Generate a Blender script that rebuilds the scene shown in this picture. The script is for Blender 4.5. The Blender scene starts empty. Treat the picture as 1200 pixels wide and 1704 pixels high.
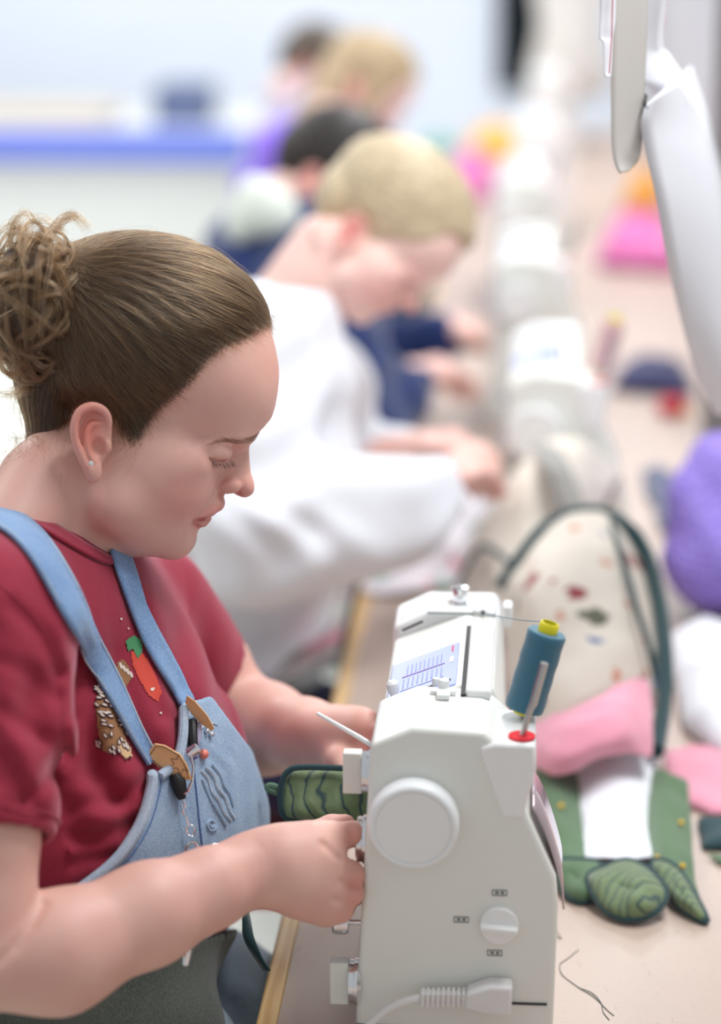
import bpy, math, random
import numpy as np
from mathutils import Vector, Matrix
from mathutils.bvhtree import BVHTree

random.seed(7)
RNG = np.random.default_rng(11)
SC = bpy.context.scene
COL = SC.collection

# ------------------------------------------------------------------ camera
IMG_W, IMG_H = 1200.0, 1704.0
LENS, SENSOR = 85.0, 36.0
F = LENS / SENSOR * IMG_H                   # focal length in pixels
PITCH, YAW = math.radians(15.3), math.radians(3.98)
CAM_Z = 1.677
CAM = np.array([0.0, 0.0, CAM_Z])
FWD = np.array([-math.sin(YAW) * math.cos(PITCH), math.cos(YAW) * math.cos(PITCH), -math.sin(PITCH)])
RGT = np.array([math.cos(YAW), math.sin(YAW), 0.0])
UPV = np.cross(RGT, FWD)
cam_data = bpy.data.cameras.new('camera')
cam = bpy.data.objects.new('camera', cam_data)
COL.objects.link(cam)
cam.matrix_world = Matrix(((RGT[0], UPV[0], -FWD[0], CAM[0]), (RGT[1], UPV[1], -FWD[1], CAM[1]),
                           (RGT[2], UPV[2], -FWD[2], CAM[2]), (0, 0, 0, 1)))
cam_data.sensor_fit = 'VERTICAL'
cam_data.sensor_height = SENSOR
cam_data.sensor_width = 36.0
cam_data.lens = LENS
cam_data.clip_start, cam_data.clip_end = 0.05, 60
cam_data.dof.use_dof = True
cam_data.dof.focus_distance = 1.97
cam_data.dof.aperture_fstop = 2.0
cam_data.dof.aperture_blades = 0
SC.camera = cam

# ------------------------------------------------------------------ light
world = bpy.data.worlds.new('room_light')
SC.world = world
world.use_nodes = True
world.node_tree.nodes['Background'].inputs['Color'].default_value = (0.93, 0.96, 1.0, 1)
world.node_tree.nodes['Background'].inputs['Strength'].default_value = 0.46

def area_light(name, loc, size, energy, color=(1, 1, 1), rot=(0, 0, 0)):
    l = bpy.data.lights.new(name, 'AREA')
    l.shape = 'RECTANGLE'; l.size, l.size_y = size; l.energy = energy; l.color = color
    o = bpy.data.objects.new(name, l); COL.objects.link(o)
    o.location = loc; o.rotation_euler = rot
    return o
# rows of ceiling tube fittings running along the room
for i, (lx, ly, e) in enumerate([(0.55, 2.3, 44), (0.35, 4.9, 40), (0.35, 7.6, 40), (-2.0, 2.3, 26), (-2.0, 4.9, 44), (-2.0, 7.6, 60)]):
    area_light('ceiling_tube_light', (lx, ly, 2.9), (0.35, 1.4), e, (0.975, 0.99, 1.0))

SC.view_settings.view_transform = 'Standard'
SC.view_settings.look = 'None'
SC.view_settings.exposure = 0.10
SC.view_settings.gamma = 1.0
SC.view_settings.use_curve_mapping = False

# ------------------------------------------------------------------ helpers
TABLE_Z = 0.75

def cpt(px, py, d):
    """point in camera space (right, up, depth) from a place in the frame and a depth"""
    return np.array([(px - 600.0) / F * d, -(py - 852.0) / F * d, d])

def c2w(P):
    P = np.atleast_2d(np.asarray(P, float))
    return CAM + P[:, :1] * RGT + P[:, 1:2] * UPV + P[:, 2:3] * FWD

def wpt(px, py, d):
    return Vector(c2w(cpt(px, py, d))[0])

def on_plane(px, py, z=TABLE_Z):
    """point of the horizontal plane at height z"""
    r = FWD + (px - 600.0) / F * RGT - (py - 852.0) / F * UPV
    t = (z - CAM_Z) / r[2]
    return Vector(CAM + t * r)

def w2c(P):
    Q = np.atleast_2d(np.asarray(P, float)) - CAM
    return np.stack([Q @ RGT, Q @ UPV, Q @ FWD], 1)

def link(name, data, parent=None, loc=None):
    o = bpy.data.objects.new(name, data)
    COL.objects.link(o)
    if parent is not None:
        o.parent = parent
        o.matrix_parent_inverse = parent.matrix_basis.inverted()
    if loc is not None:
        o.location = loc
    return o

def tag(o, label, cat=None, group=None, kind=None):
    if label: o['label'] = label
    if cat: o['category'] = cat
    if group: o['group'] = group
    if kind: o['kind'] = kind
    return o

def empty(name, loc, label=None, cat=None, group=None, kind=None):
    o = bpy.data.objects.new(name, None)
    COL.objects.link(o)
    o.location = loc
    o.empty_display_size = 0.05
    return tag(o, label, cat, group, kind)

def mesh(name, V, Fc, mat=None, parent=None, smooth=True, mods=None):
    me = bpy.data.meshes.new(name)
    V = np.asarray(V, float)
    if isinstance(Fc, np.ndarray):
        n, k = Fc.shape
        me.vertices.add(len(V)); me.vertices.foreach_set('co', V.astype(np.float32).ravel())
        me.loops.add(n * k); me.loops.foreach_set('vertex_index', Fc.astype(np.int32).ravel())
        me.polygons.add(n)
        me.polygons.foreach_set('loop_start', np.arange(0, n * k, k, dtype=np.int32))
        me.update(calc_edges=True)
    else:
        me.from_pydata([tuple(v) for v in V], [], [tuple(f) for f in Fc])
        me.update()
    me.validate()
    me.polygons.foreach_set('use_smooth', np.full(len(me.polygons), bool(smooth)))
    if mat is not None:
        me.materials.append(mat)
    o = link(name, me, parent)
    for m in mods or []:
        if m[0] == 'bevel':
            b = o.modifiers.new('bevel', 'BEVEL'); b.width = m[1]; b.segments = m[2] if len(m) > 2 else 2
            b.limit_method = 'ANGLE'; b.angle_limit = math.radians(35); b.harden_normals = False
        elif m[0] == 'sub':
            b = o.modifiers.new('sub', 'SUBSURF'); b.levels = b.render_levels = m[1]
        elif m[0] == 'solid':
            b = o.modifiers.new('solid', 'SOLIDIFY'); b.thickness = m[1]; b.offset = m[2] if len(m) > 2 else 0
    return o

def shade_flat_angle(o, ang=30):
    me = o.data
    try:
        me.set_sharp_from_angle(angle=math.radians(ang))
    except Exception:
        pass
    return o

def attr_color(o, name, cols):
    a = o.data.color_attributes.new(name, 'FLOAT_COLOR', 'POINT')
    c = np.ones((len(cols), 4), np.float32); c[:, :3] = cols
    a.data.foreach_set('color', c.ravel())

def attr_float(o, name, vals):
    a = o.data.attributes.new(name, 'FLOAT', 'POINT')
    a.data.foreach_set('value', np.asarray(vals, np.float32))

# ------------------------------------------------------------------ materials
MATS = {}
def srgb(r, g, b):
    f = lambda c: c / 12.92 if c <= 0.04045 else ((c + 0.055) / 1.055) ** 2.4
    return (f(r / 255), f(g / 255), f(b / 255))

class NT:
    def __init__(s, name):
        s.m = bpy.data.materials.new(name); s.m.use_nodes = True
        s.t = s.m.node_tree; s.b = s.t.nodes['Principled BSDF']
    def n(s, typ, **kw):
        x = s.t.nodes.new(typ)
        for k, v in kw.items():
            if k in x.inputs.keys() if hasattr(x.inputs, 'keys') else False: x.inputs[k].default_value = v
            else: setattr(x, k, v)
        return x
    def l(s, a, b): s.t.links.new(a, b)
    def inp(s, **kw):
        for k, v in kw.items(): s.b.inputs[k.replace('_', ' ')].default_value = v
        return s
    def mix(s, fac, a, b, blend='MIX'):
        x = s.t.nodes.new('ShaderNodeMix'); x.data_type = 'RGBA'; x.blend_type = blend
        for sock, v in ((x.inputs[0], fac), (x.inputs[6], a), (x.inputs[7], b)):
            if hasattr(v, 'is_linked'): s.l(v, sock)
            elif isinstance(v, (int, float)): sock.default_value = v
            else: sock.default_value = (*v, 1)
        return x.outputs[2]
    def ramp(s, fac, stops, interp='LINEAR'):
        x = s.t.nodes.new('ShaderNodeValToRGB'); x.color_ramp.interpolation = interp
        e = x.color_ramp.elements
        while len(e) < len(stops): e.new(0.5)
        for i, (p, c) in enumerate(stops):
            e[i].position = p; e[i].color = (*c, 1) if len(c) == 3 else c
        s.l(fac, x.inputs[0]); return x.outputs[0]
    def coords(s, kind='Object', scale=(1, 1, 1), rot=(0, 0, 0)):
        tc = s.t.nodes.new('ShaderNodeTexCoord'); mp = s.t.nodes.new('ShaderNodeMapping')
        mp.inputs['Scale'].default_value = scale; mp.inputs['Rotation'].default_value = rot
        s.l(tc.outputs[kind], mp.inputs[0]); return mp.outputs[0]
    def noise(s, vec, scale, detail=3, rough=0.55):
        x = s.t.nodes.new('ShaderNodeTexNoise')
        x.inputs['Scale'].default_value = scale; x.inputs['Detail'].default_value = detail
        x.inputs['Roughness'].default_value = rough
        s.l(vec, x.inputs['Vector']); return x.outputs[0]
    def wave(s, vec, scale, distort=0, detail=2, dirn='X', typ='BANDS'):
        x = s.t.nodes.new('ShaderNodeTexWave'); x.wave_type = typ
        if typ == 'BANDS': x.bands_direction = dirn
        x.inputs['Scale'].default_value = scale; x.inputs['Distortion'].default_value = distort
        x.inputs['Detail'].default_value = detail
        s.l(vec, x.inputs['Vector']); return x.outputs['Fac']
    def voro(s, vec, scale, feature='F1'):
        x = s.t.nodes.new('ShaderNodeTexVoronoi'); x.feature = feature
        x.inputs['Scale'].default_value = scale; s.l(vec, x.inputs['Vector']); return x
    def bump(s, h, strength=0.3, dist=0.001):
        x = s.t.nodes.new('ShaderNodeBump'); x.inputs['Strength'].default_value = strength
        x.inputs['Distance'].default_value = dist
        s.l(h, x.inputs['Height']); s.l(x.outputs[0], s.b.inputs['Normal']); return x
    def base(s, sock): s.l(sock, s.b.inputs['Base Color'])
    def attr(s, name):
        x = s.t.nodes.new('ShaderNodeAttribute'); x.attribute_name = name; return x

def plain(name, col, rough=0.5, metal=0.0, spec=0.5, var=0.06, scale=20, bump=0.0, sheen=0.0, coat=0.0):
    """a plain procedural material: one colour with slight mottling"""
    if name in MATS: return MATS[name]
    k = NT(name)
    k.inp(Roughness=rough, Metallic=metal); k.b.inputs['Specular IOR Level'].default_value = spec
    k.b.inputs['Sheen Weight'].default_value = sheen; k.b.inputs['Coat Weight'].default_value = coat
    v = k.coords()
    nz = k.noise(v, scale)
    c2 = tuple(min(1, c * (1 + var)) for c in col); c1 = tuple(c * (1 - var) for c in col)
    k.base(k.mix(nz, c1, c2))
    if bump: k.bump(nz, bump, 0.002)
    MATS[name] = k.m
    return k.m

def cloth(name, col, rough=0.9, weave=900, var=0.12, col2=None, bump=0.25, sheen=0.25, patch=14):
    """woven cloth: soft patches plus a fine weave relief"""
    if name in MATS: return MATS[name]
    k = NT(name)
    k.inp(Roughness=rough); k.b.inputs['Specular IOR Level'].default_value = 0.2
    k.b.inputs['Sheen Weight'].default_value = sheen; k.b.inputs['Sheen Roughness'].default_value = 0.5
    v = k.coords()
    a = k.noise(v, patch, 4)
    fine = k.noise(v, weave, 2)
    c2 = col2 or tuple(min(1, c * (1 + var)) for c in col); c1 = tuple(c * (1 - var) for c in col)
    k.base(k.mix(fine, k.mix(a, c1, c2), tuple(min(1, c * 1.12) for c in c2)))
    k.bump(fine, bump, 0.0006)
    MATS[name] = k.m
    return k.m

# ------------------------------------------------------------------ solid builders (world or local coordinates)
class MB:
    def __init__(s): s.V, s.F = [], []
    def add(s, V, Fc):
        o = len(s.V); s.V += [tuple(v) for v in V]; s.F += [tuple(i + o for i in f) for f in Fc]; return s
    def box(s, c, h, R=None):
        c = Vector(c); R = R or Matrix.Identity(3)
        V = [c + R @ Vector((sx * h[0], sy * h[1], sz * h[2])) for sx in (-1, 1) for sy in (-1, 1) for sz in (-1, 1)]
        return s.add(V, [(0, 1, 3, 2), (4, 6, 7, 5), (0, 4, 5, 1), (2, 3, 7, 6), (0, 2, 6, 4), (1, 5, 7, 3)])
    def prism(s, poly, a, b):
        """poly: list of 3-D points (one end), a,b: offsets of the two ends"""
        n = len(poly); a, b = Vector(a), Vector(b)
        V = [Vector(p) + a for p in poly] + [Vector(p) + b for p in poly]
        Fc = [tuple(range(n))[::-1], tuple(range(n, 2 * n))] + [(i, (i + 1) % n, n + (i + 1) % n, n + i) for i in range(n)]
        return s.add(V, Fc)
    def lathe(s, base, axis, prof, n=28, cap=True):
        """prof: list of (radius, distance along axis)"""
        base, ax = Vector(base), Vector(axis).normalized()
        t = ax.orthogonal().normalized(); b = ax.cross(t)
        V, Fc = [], []
        for r, h in prof:
            for i in range(n):
                a = 2 * math.pi * i / n
                V.append(base + ax * h + (t * math.cos(a) + b * math.sin(a)) * r)
        for k in range(len(prof) - 1):
            for i in range(n):
                j = (i + 1) % n
                Fc.append((k * n + i, k * n + j, (k + 1) * n + j, (k + 1) * n + i))
        if cap:
            Fc.append(tuple(range(n))[::-1]); Fc.append(tuple((len(prof) - 1) * n + i for i in range(n)))
        return s.add(V, Fc)
    def tube(s, pts, r, n=8, cap=True):
        pts = [Vector(p) for p in pts]; m = len(pts)
        rr = [r] * m if isinstance(r, (int, float)) else list(r)
        V, Fc = [], []
        t0 = (pts[1] - pts[0]).normalized(); nrm = t0.orthogonal().normalized()
        for k in range(m):
            t = (pts[min(k + 1, m - 1)] - pts[max(k - 1, 0)])
            t = t.normalized() if t.length > 1e-9 else t0
            nrm = (nrm - t * nrm.dot(t)); nrm = nrm.normalized() if nrm.length > 1e-6 else t.orthogonal().normalized()
            b = t.cross(nrm)
            for i in range(n):
                a = 2 * math.pi * i / n
                V.append(pts[k] + (nrm * math.cos(a) + b * math.sin(a)) * rr[k])
        for k in range(m - 1):
            for i in range(n):
                j = (i + 1) % n
                Fc.append((k * n + i, k * n + j, (k + 1) * n + j, (k + 1) * n + i))
        if cap:
            Fc.append(tuple(range(n))[::-1]); Fc.append(tuple((m - 1) * n + i for i in range(n)))
        return s.add(V, Fc)
    def build(s, name, mat, parent=None, smooth=True, mods=None, sharp=35):
        o = mesh(name, s.V, s.F, mat, parent, smooth, mods)
        if smooth and sharp: shade_flat_angle(o, sharp)
        return o

def spline(pts, n=8, closed=False):
    """Catmull-Rom through points, n steps per span"""
    P = [np.asarray(p, float) for p in pts]; m = len(P); out = []
    for i in range(m if closed else m - 1):
        if closed: p0, p1, p2, p3 = P[(i - 1) % m], P[i], P[(i + 1) % m], P[(i + 2) % m]
        else:
            p1, p2 = P[i], P[i + 1]
            p0 = P[i - 1] if i > 0 else 2 * p1 - p2; p3 = P[i + 2] if i + 2 < m else 2 * p2 - p1
        for k in range(n):
            t = k / n
            out.append(0.5 * (2 * p1 + (p2 - p0) * t + (2 * p0 - 5 * p1 + 4 * p2 - p3) * t * t + (3 * p1 - p0 - 3 * p2 + p3) * t ** 3))
    if not closed: out.append(P[-1])
    return np.array(out)

def vnoise(P, scale, seed=0):
    """smooth value noise in -1..1 at points P (N,k)"""
    P = np.asarray(P, float) * scale
    r = np.random.default_rng(seed); n = np.zeros(len(P))
    for i in range(5):
        d = r.normal(size=P.shape[1]); d /= np.linalg.norm(d)
        n += np.sin(P @ d * (1 + 0.37 * i) * 2.1 + r.uniform(0, 6.28) + 1.3 * np.sin(P @ r.normal(size=P.shape[1]) * 0.9 + r.uniform(0, 6.28)))
    return n / 5

# ------------------------------------------------------------------ signed distance sculpting
def length(P): return np.sqrt(np.einsum('ij,ij->i', P, P))
def smin(a, b, k):
    h = np.clip(0.5 + 0.5 * (b - a) / k, 0, 1)
    return b + (a - b) * h - k * h * (1 - h)
def smax(a, b, k): return -smin(-a, -b, k)
def ball(P, c, r): return length(P - np.asarray(c, P.dtype)) - r
def ell(P, c, r, R=None):
    Q = P - np.asarray(c, P.dtype)
    if R is not None: Q = Q @ np.asarray(R, P.dtype)       # columns of R are the axes
    r = np.asarray(r, P.dtype)
    k0 = length(Q / r); k1 = length(Q / (r * r)) + 1e-9
    return k0 * (k0 - 1) / k1
def cone(P, a, b, r1, r2):
    a = np.asarray(a, P.dtype); b = np.asarray(b, P.dtype)
    ba = b - a; pa = P - a
    h = np.clip(pa @ ba / (ba @ ba), 0, 1)
    return length(pa - h[:, None] * ba) - (r1 + (r2 - r1) * h)
def chain(P, pts, rs, k=0.0):
    d = None
    for i in range(len(pts) - 1):
        e = cone(P, pts[i], pts[i + 1], rs[i], rs[i + 1])
        d = e if d is None else (smin(d, e, k) if k else np.minimum(d, e))
    return d
def rotz2(deg):
    a = math.radians(deg); return np.array([[math.cos(a), -math.sin(a), 0], [math.sin(a), math.cos(a), 0], [0, 0, 1.0]])

def poly_sd(U, poly):
    """signed distance (negative inside) of 2-D points to a closed polygon"""
    poly = np.asarray(poly, float); d = np.full(len(U), 1e9); s = np.ones(len(U))
    for i in range(len(poly)):
        a, b = poly[i], poly[i - 1]
        e = b - a; w = U - a
        t = np.clip(w @ e / (e @ e + 1e-12), 0, 1)
        q = w - t[:, None] * e
        d = np.minimum(d, np.einsum('ij,ij->i', q, q))
        c1 = U[:, 1] >= a[1]; c2 = U[:, 1] < b[1]; c3 = e[0] * w[:, 1] > e[1] * w[:, 0]
        flip = (c1 & c2 & c3) | (~c1 & ~c2 & ~c3)
        s[flip] *= -1
    return s * np.sqrt(d)

def surface(f, lo, hi, h):
    """naive surface nets of the zero level of f between lo and hi, step h"""
    lo = np.asarray(lo, float); hi = np.asarray(hi, float)
    B = 4
    nb = np.maximum(1, np.ceil((hi - lo) / (h * B)).astype(int))
    n = nb * B
    g = np.full(tuple(n), 1e3, np.float32)
    cx = [lo[i] + (np.arange(nb[i]) + 0.5) * B * h for i in range(3)]
    C = np.stack(np.meshgrid(*cx, indexing='ij'), -1).reshape(-1, 3)
    dc = f(C.astype(np.float32))
    act = np.abs(dc) < 0.87 * B * h * 1.75
    g = np.repeat(np.repeat(np.repeat(np.sign(dc).reshape(nb).astype(np.float32) * 10 * h, B, 0), B, 1), B, 2)
    ids = np.argwhere(act.reshape(nb))
    off = np.stack(np.meshgrid(*[np.arange(B)] * 3, indexing='ij'), -1).reshape(-1, 3)
    CH = 9000
    for s0 in range(0, len(ids), CH):
        I = (ids[s0:s0 + CH, None, :] * B + off[None]).reshape(-1, 3)
        P = (lo + I * h).astype(np.float32)
        g[I[:, 0], I[:, 1], I[:, 2]] = f(P)
    neg = g < 0
    N = np.array(g.shape) - 1
    cnt = np.zeros(N, np.int8)
    for a in (0, 1):
        for b in (0, 1):
            for c in (0, 1):
                cnt += neg[a:a + N[0], b:b + N[1], c:c + N[2]]
    cells = np.argwhere((cnt > 0) & (cnt < 8))
    idx = np.full(N, -1, np.int64); idx[tuple(cells.T)] = np.arange(len(cells))
    acc = np.zeros((len(cells), 3)); num = np.zeros(len(cells))
    cor = [(a, b, c) for a in (0, 1) for b in (0, 1) for c in (0, 1)]
    vals = {c: g[cells[:, 0] + c[0], cells[:, 1] + c[1], cells[:, 2] + c[2]] for c in cor}
    for c in cor:
        for ax in range(3):
            if c[ax]: continue
            d = list(c); d[ax] = 1; d = tuple(d)
            v0, v1 = vals[c], vals[d]
            m = (v0 < 0) != (v1 < 0)
            t = np.where(m, v0 / np.where(m, v0 - v1, 1), 0)
            p = np.zeros((len(cells), 3)); p[:] = c; p[:, ax] = t
            acc += p * m[:, None]; num += m
    V = lo + (cells + acc / num[:, None]) * h
    quads = []
    for ax in range(3):
        sl0 = [slice(1, N[i]) for i in range(3)]; sl1 = list(sl0)
        sl0[ax] = slice(0, N[ax]); sl1[ax] = slice(1, N[ax] + 1)
        A, Bn = neg[tuple(sl0)], neg[tuple(sl1)]
        e = np.argwhere(A != Bn)
        if not len(e): continue
        sg = A[tuple(e.T)]
        base = e.copy()
        for i in range(3):
            if i != ax: base[:, i] += 1
        u, v = [(1, 2), (2, 0), (0, 1)][ax]
        q = []
        for du, dv in ((-1, -1), (0, -1), (0, 0), (-1, 0)):
            b = base.copy(); b[:, u] += du; b[:, v] += dv
            q.append(idx[b[:, 0], b[:, 1], b[:, 2]])
        q = np.stack(q, 1)
        q[~sg] = q[~sg][:, ::-1]
        quads.append(q)
    Q = np.concatenate(quads)
    Q = Q[(Q >= 0).all(1)]
    return V, Q

def relax(V, Q, it=2, lam=0.5):
    """light Laplacian smoothing"""
    n = len(V)
    a = np.concatenate([Q[:, i] for i in range(4)]); b = np.concatenate([Q[:, (i + 1) % 4] for i in range(4)])
    for _ in range(it):
        s = np.zeros((n, 3)); c = np.zeros(n)
        for k in range(3):
            s[:, k] = np.bincount(a, V[b, k], n) + np.bincount(b, V[a, k], n)
        c = np.bincount(a, minlength=n) + np.bincount(b, minlength=n)
        V = V + lam * (s / np.maximum(c, 1)[:, None] - V)
    return V

def cmesh(name, V, Q, mat, parent=None, flipy=True, **kw):
    """mesh whose vertices are in camera-space coordinates (right, up, depth)"""
    # camera space (right, up, depth) is left-handed: reverse the winding
    return mesh(name, c2w(V), Q[:, ::-1] if isinstance(Q, np.ndarray) else [f[::-1] for f in Q], mat, parent, **kw)

def grad(f, P, e):
    g = np.zeros_like(P)
    for i in range(3):
        d = np.zeros(3); d[i] = e
        g[:, i] = f(P + d) - f(P - d)
    return g / (length(g) + 1e-12)[:, None]

def strands(name, curves, radii, mat, parent=None):
    """hair strands: list of (k,3) world arrays; radii: root radius per strand"""
    hc = bpy.data.hair_curves.new(name)
    sizes = [len(c) for c in curves]
    hc.add_curves(sizes)
    P = np.concatenate(curves).astype(np.float32)
    hc.position_data.foreach_set('vector', P.ravel())
    R = np.concatenate([np.interp(np.linspace(0, 1, k), [0, 0.25, 0.7, 1], [0.35, 1, 1, 0.4]) * r for k, r in zip(sizes, radii)]).astype(np.float32)
    at = hc.attributes.get('radius') or hc.attributes.new('radius', 'FLOAT', 'POINT')
    at.data.foreach_set('value', R)
    hc.materials.append(mat)
    return link(name, hc, parent)
# ------------------------------------------------------------------ heads (sculpted in profile units: u right, v down, w towards the camera)
PROFILE = np.array([(464, 610), (464.5, 625), (463.5, 640), (461, 660), (457, 680), (452, 694), (443, 706), (431, 719), (422, 729), (416.5, 739), (415, 752),
                    (416, 768), (418, 786), (422, 798), (424, 808), (423, 818), (417, 825), (408, 828), (398, 825.5), (389, 822.5), (377, 822),
                    (374, 828), (375, 836), (373, 844), (368, 849.5), (356, 853), (353, 861), (349, 869), (341, 876), (330, 883), (328, 892),
                    (326.5, 902), (321, 913), (313, 922), (302, 928.5), (290, 931), (275, 928), (262, 921), (252, 918), (240, 922), (225, 928), (208, 930), (194, 927)], np.float32)

def face_features(P, M, d):
    # brow ridge
    d = smin(d, chain(M, [(408, 716, 0), (404, 722, 28), (385, 728, 66), (346, 741, 90)], [18, 18, 15, 8]), 22)
    # eye socket and closed lid
    d = smax(d, -ell(M, (388, 757, 66), (24, 13, 32), rotz2(-12)), 22)
    d = smax(d, -ell(M, (380, 755, 104), (36, 17, 26), rotz2(-6)), 20)
    d = smin(d, ell(M, (350, 751, 60), (34, 23, 33)), 7)
    # nose
    d = smin(d, cone(P, (400, 742, 0), (404, 790, 0), 15, 15), 14)
    d = smin(d, cone(P, (380, 768, 0), (382, 806, 0), 22, 24), 16)
    d = smin(d, ball(P, (403.5, 808, 0), 19.5), 9)
    d = smin(d, ell(M, (381, 811, 23), (20, 14.5, 13), rotz2(-8)), 6)     # wing
    d = smin(d, cone(P, (388, 817, 0), (404, 818, 0), 7, 8), 6)           # columella
    d = smax(d, -ell(M, (389, 823, 12.5), (11, 6, 6), rotz2(6)), 4)       # nostril
    # groove behind the wing, running down past the mouth (smile fold)
    fold = chain(M, [(366, 797, 41), (357, 811, 46), (340, 836, 56), (322, 860, 66), (304, 880, 70)], [2.6, 3, 2.4, 1.6, 0.4])
    d = smax(d, -fold, 9)
    # lips
    up = chain(M, [(360, 841, 0), (357, 842, 16), (347, 849, 34), (325, 860, 50)], [14.5, 14, 11, 6])
    d = smin(d, up, 6)
    lo = chain(M, [(338.5, 864, 0), (336, 865, 18), (331, 866, 36), (323, 864, 47)], [14.5, 13.5, 10.0, 4.5])
    d = smin(d, lo, 4)
    line = chain(M, [(364, 854.5, 0), (357, 855.5, 18), (345, 858.5, 36), (326, 863, 52), (315, 865.5, 60)], [3.6, 4.0, 4.2, 3.4, 0.8])
    d = smax(d, -line, 2.0)
    # lash line and lid crease
    lash = chain(M, [(326, 754, 92), (341, 761, 90), (360, 764, 82), (380, 761, 66), (390, 757, 48)], [1.8, 3.0, 3.2, 3.0, 2.0])
    d = smax(d, -lash, 2.0)
    crease = chain(M, [(310, 757, 102), (322, 748, 98), (340, 741, 93), (360, 738, 82), (382, 739, 62)], [1.2, 2.4, 3.0, 3.0, 2.2])
    d = smax(d, -crease, 4)
    return d

def head_raw(P):
    P = P.astype(np.float32)
    M = P.copy(); M[:, 2] = np.abs(M[:, 2])          # mirrored
    tilt = rotz2(9)
    d = ell(P, (243, 570, 0), (212, 166, 150), tilt)                      # cranium
    d = smin(d, ell(P, (345, 640, 0), (118, 118, 128)), 30)               # forehead
    d = smin(d, ell(P, (272, 766, 0), (96, 112, 114), rotz2(-12)), 34)   # mid face
    d = smin(d, ell(M, (232, 790, 72), (88, 82, 54), rotz2(-25)), 40)     # cheek and jaw muscle
    d = smin(d, ell(M, (290, 803, 58), (56, 62, 48), rotz2(24)), 22)      # apple of the cheek
    d = smin(d, ell(M, (302, 770, 92), (48, 24, 24), rotz2(-8)), 26)      # cheekbone
    d = smin(d, cone(M, (190, 840, 88), (282, 892, 20), 46, 36), 34)      # jaw line
    d = smin(d, ell(P, (226, 872, 0), (84, 56, 84)), 34)                  # soft under-chin
    d = smin(d, ball(P, (291, 891, 0), 37), 16)                           # chin
    d = smin(d, ell(P, (303, 846, 0), (46, 46, 50)), 16)                  # muzzle
    d = smin(d, ell(P, (326, 832, 0), (44, 28, 42)), 14)                  # upper lip
    # neck
    d = smin(d, cone(P * np.array([1, 1, 1.05], np.float32), (140, 790, 0), (62, 960, 0), 106, 116), 26)
    d = smin(d, cone(M, (62, 800, 70), (-20, 960, 170), 60, 70), 60)      # trapezius
    # throat folds
    for a, b, r in (((118, 850, 92), (172, 925, 62), 1.4), ((96, 850, 98), (138, 918, 90), 1.2), ((182, 905, 66), (168, 868, 96), 1.2)):
        d = smax(d, -cone(M, a, b, 0.6, r), 6)
    m = (P[:, 0] > 268) & (P[:, 1] > 672)
    if m.any(): d[m] = face_features(P[m], M[m], d[m])
    return d

EAR_HELIX = spline([(178, 722, 133), (181, 700, 139), (172, 683, 144), (153, 677, 147), (134, 687, 149), (126, 710, 150), (129, 735, 148), (137, 757, 145), (147, 778, 140)], 3)
EAR_HELIX_R = np.interp(np.linspace(0, 1, len(EAR_HELIX)), [0, 0.2, 0.45, 0.7, 1], [4.5, 6.5, 8.0, 7.0, 7.0])
EAR_ANTI = spline([(168, 704, 139), (153, 706, 142), (145, 722, 144), (147, 745, 143), (156, 764, 140)], 3)
EAR_ANTI_R = np.interp(np.linspace(0, 1, len(EAR_ANTI)), [0, 0.3, 0.7, 1], [3.5, 5.5, 6, 5])
EAR_DIP = spline([(169, 697, 147), (152, 690, 151), (139, 702, 154), (137, 728, 153)], 3)
def ear(P):
    """outer ear; the near one and, mirrored, the far one"""
    out = np.full(len(P), 200.0, np.float32)
    A = P.astype(np.float32).copy(); A[:, 2] = np.abs(A[:, 2])
    m = (np.abs(A[:, 0] - 153) < 75) & (np.abs(A[:, 1] - 732) < 105) & (A[:, 2] > 70)
    if not m.any(): return out
    M = A[m]
    base = ell(M, (157, 728, 131), (28, 52, 10), rotz2(8))
    hel = chain(M, EAR_HELIX, EAR_HELIX_R)
    lobe = ell(M, (157, 783, 137), (13, 18, 9), rotz2(12))
    anti = chain(M, EAR_ANTI, EAR_ANTI_R)
    trag = ell(M, (178, 742, 134), (8, 12, 8))
    d = smin(base, hel, 4); d = smin(d, lobe, 8); d = smin(d, anti, 5); d = smin(d, trag, 5)
    d = smax(d, -ell(M, (164, 743, 146), (12, 17, 18)), 5)       # bowl
    d = smax(d, -chain(M, EAR_DIP, [4.5] * len(EAR_DIP)), 4)
    out[m] = d
    return out

def head_ears(P):
    d = head_sdf(P); e = ear(P)
    return np.where(e < 60, smin(d, e, 6), d)

def _resid():
    P = np.zeros((len(PROFILE), 3), np.float32); P[:, :2] = PROFILE
    g = np.zeros(len(P)); s2 = 2 * 7.0 ** 2
    D = ((PROFILE[:, None] - PROFILE[None]) ** 2).sum(-1)
    K = np.exp(-D / s2)
    base = head_raw(P)
    for _ in range(12):
        cur = base - (K @ g) / (K.sum(1) + 0.15)
        g += cur * 0.8
    return g
PROFILE_FIX = _resid()

def head_sdf(P):
    """head and neck without ears, snapped to the profile along the middle"""
    d = head_raw(P)
    near = (np.abs(P[:, 2]) < 70) & (P[:, 0] > 180) & (P[:, 1] > 590) & (np.abs(d) < 40)
    if near.any():
        Q = P[near]
        K = np.exp(-((Q[:, None, :2] - PROFILE[None]) ** 2).sum(-1) / (2 * 7.0 ** 2))
        c = (K @ PROFILE_FIX) / (K.sum(1) + 0.15)
        d = d.copy(); d[near] -= (c * np.exp(-(Q[:, 2] / 34.0) ** 2)).astype(d.dtype)
    return d

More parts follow.
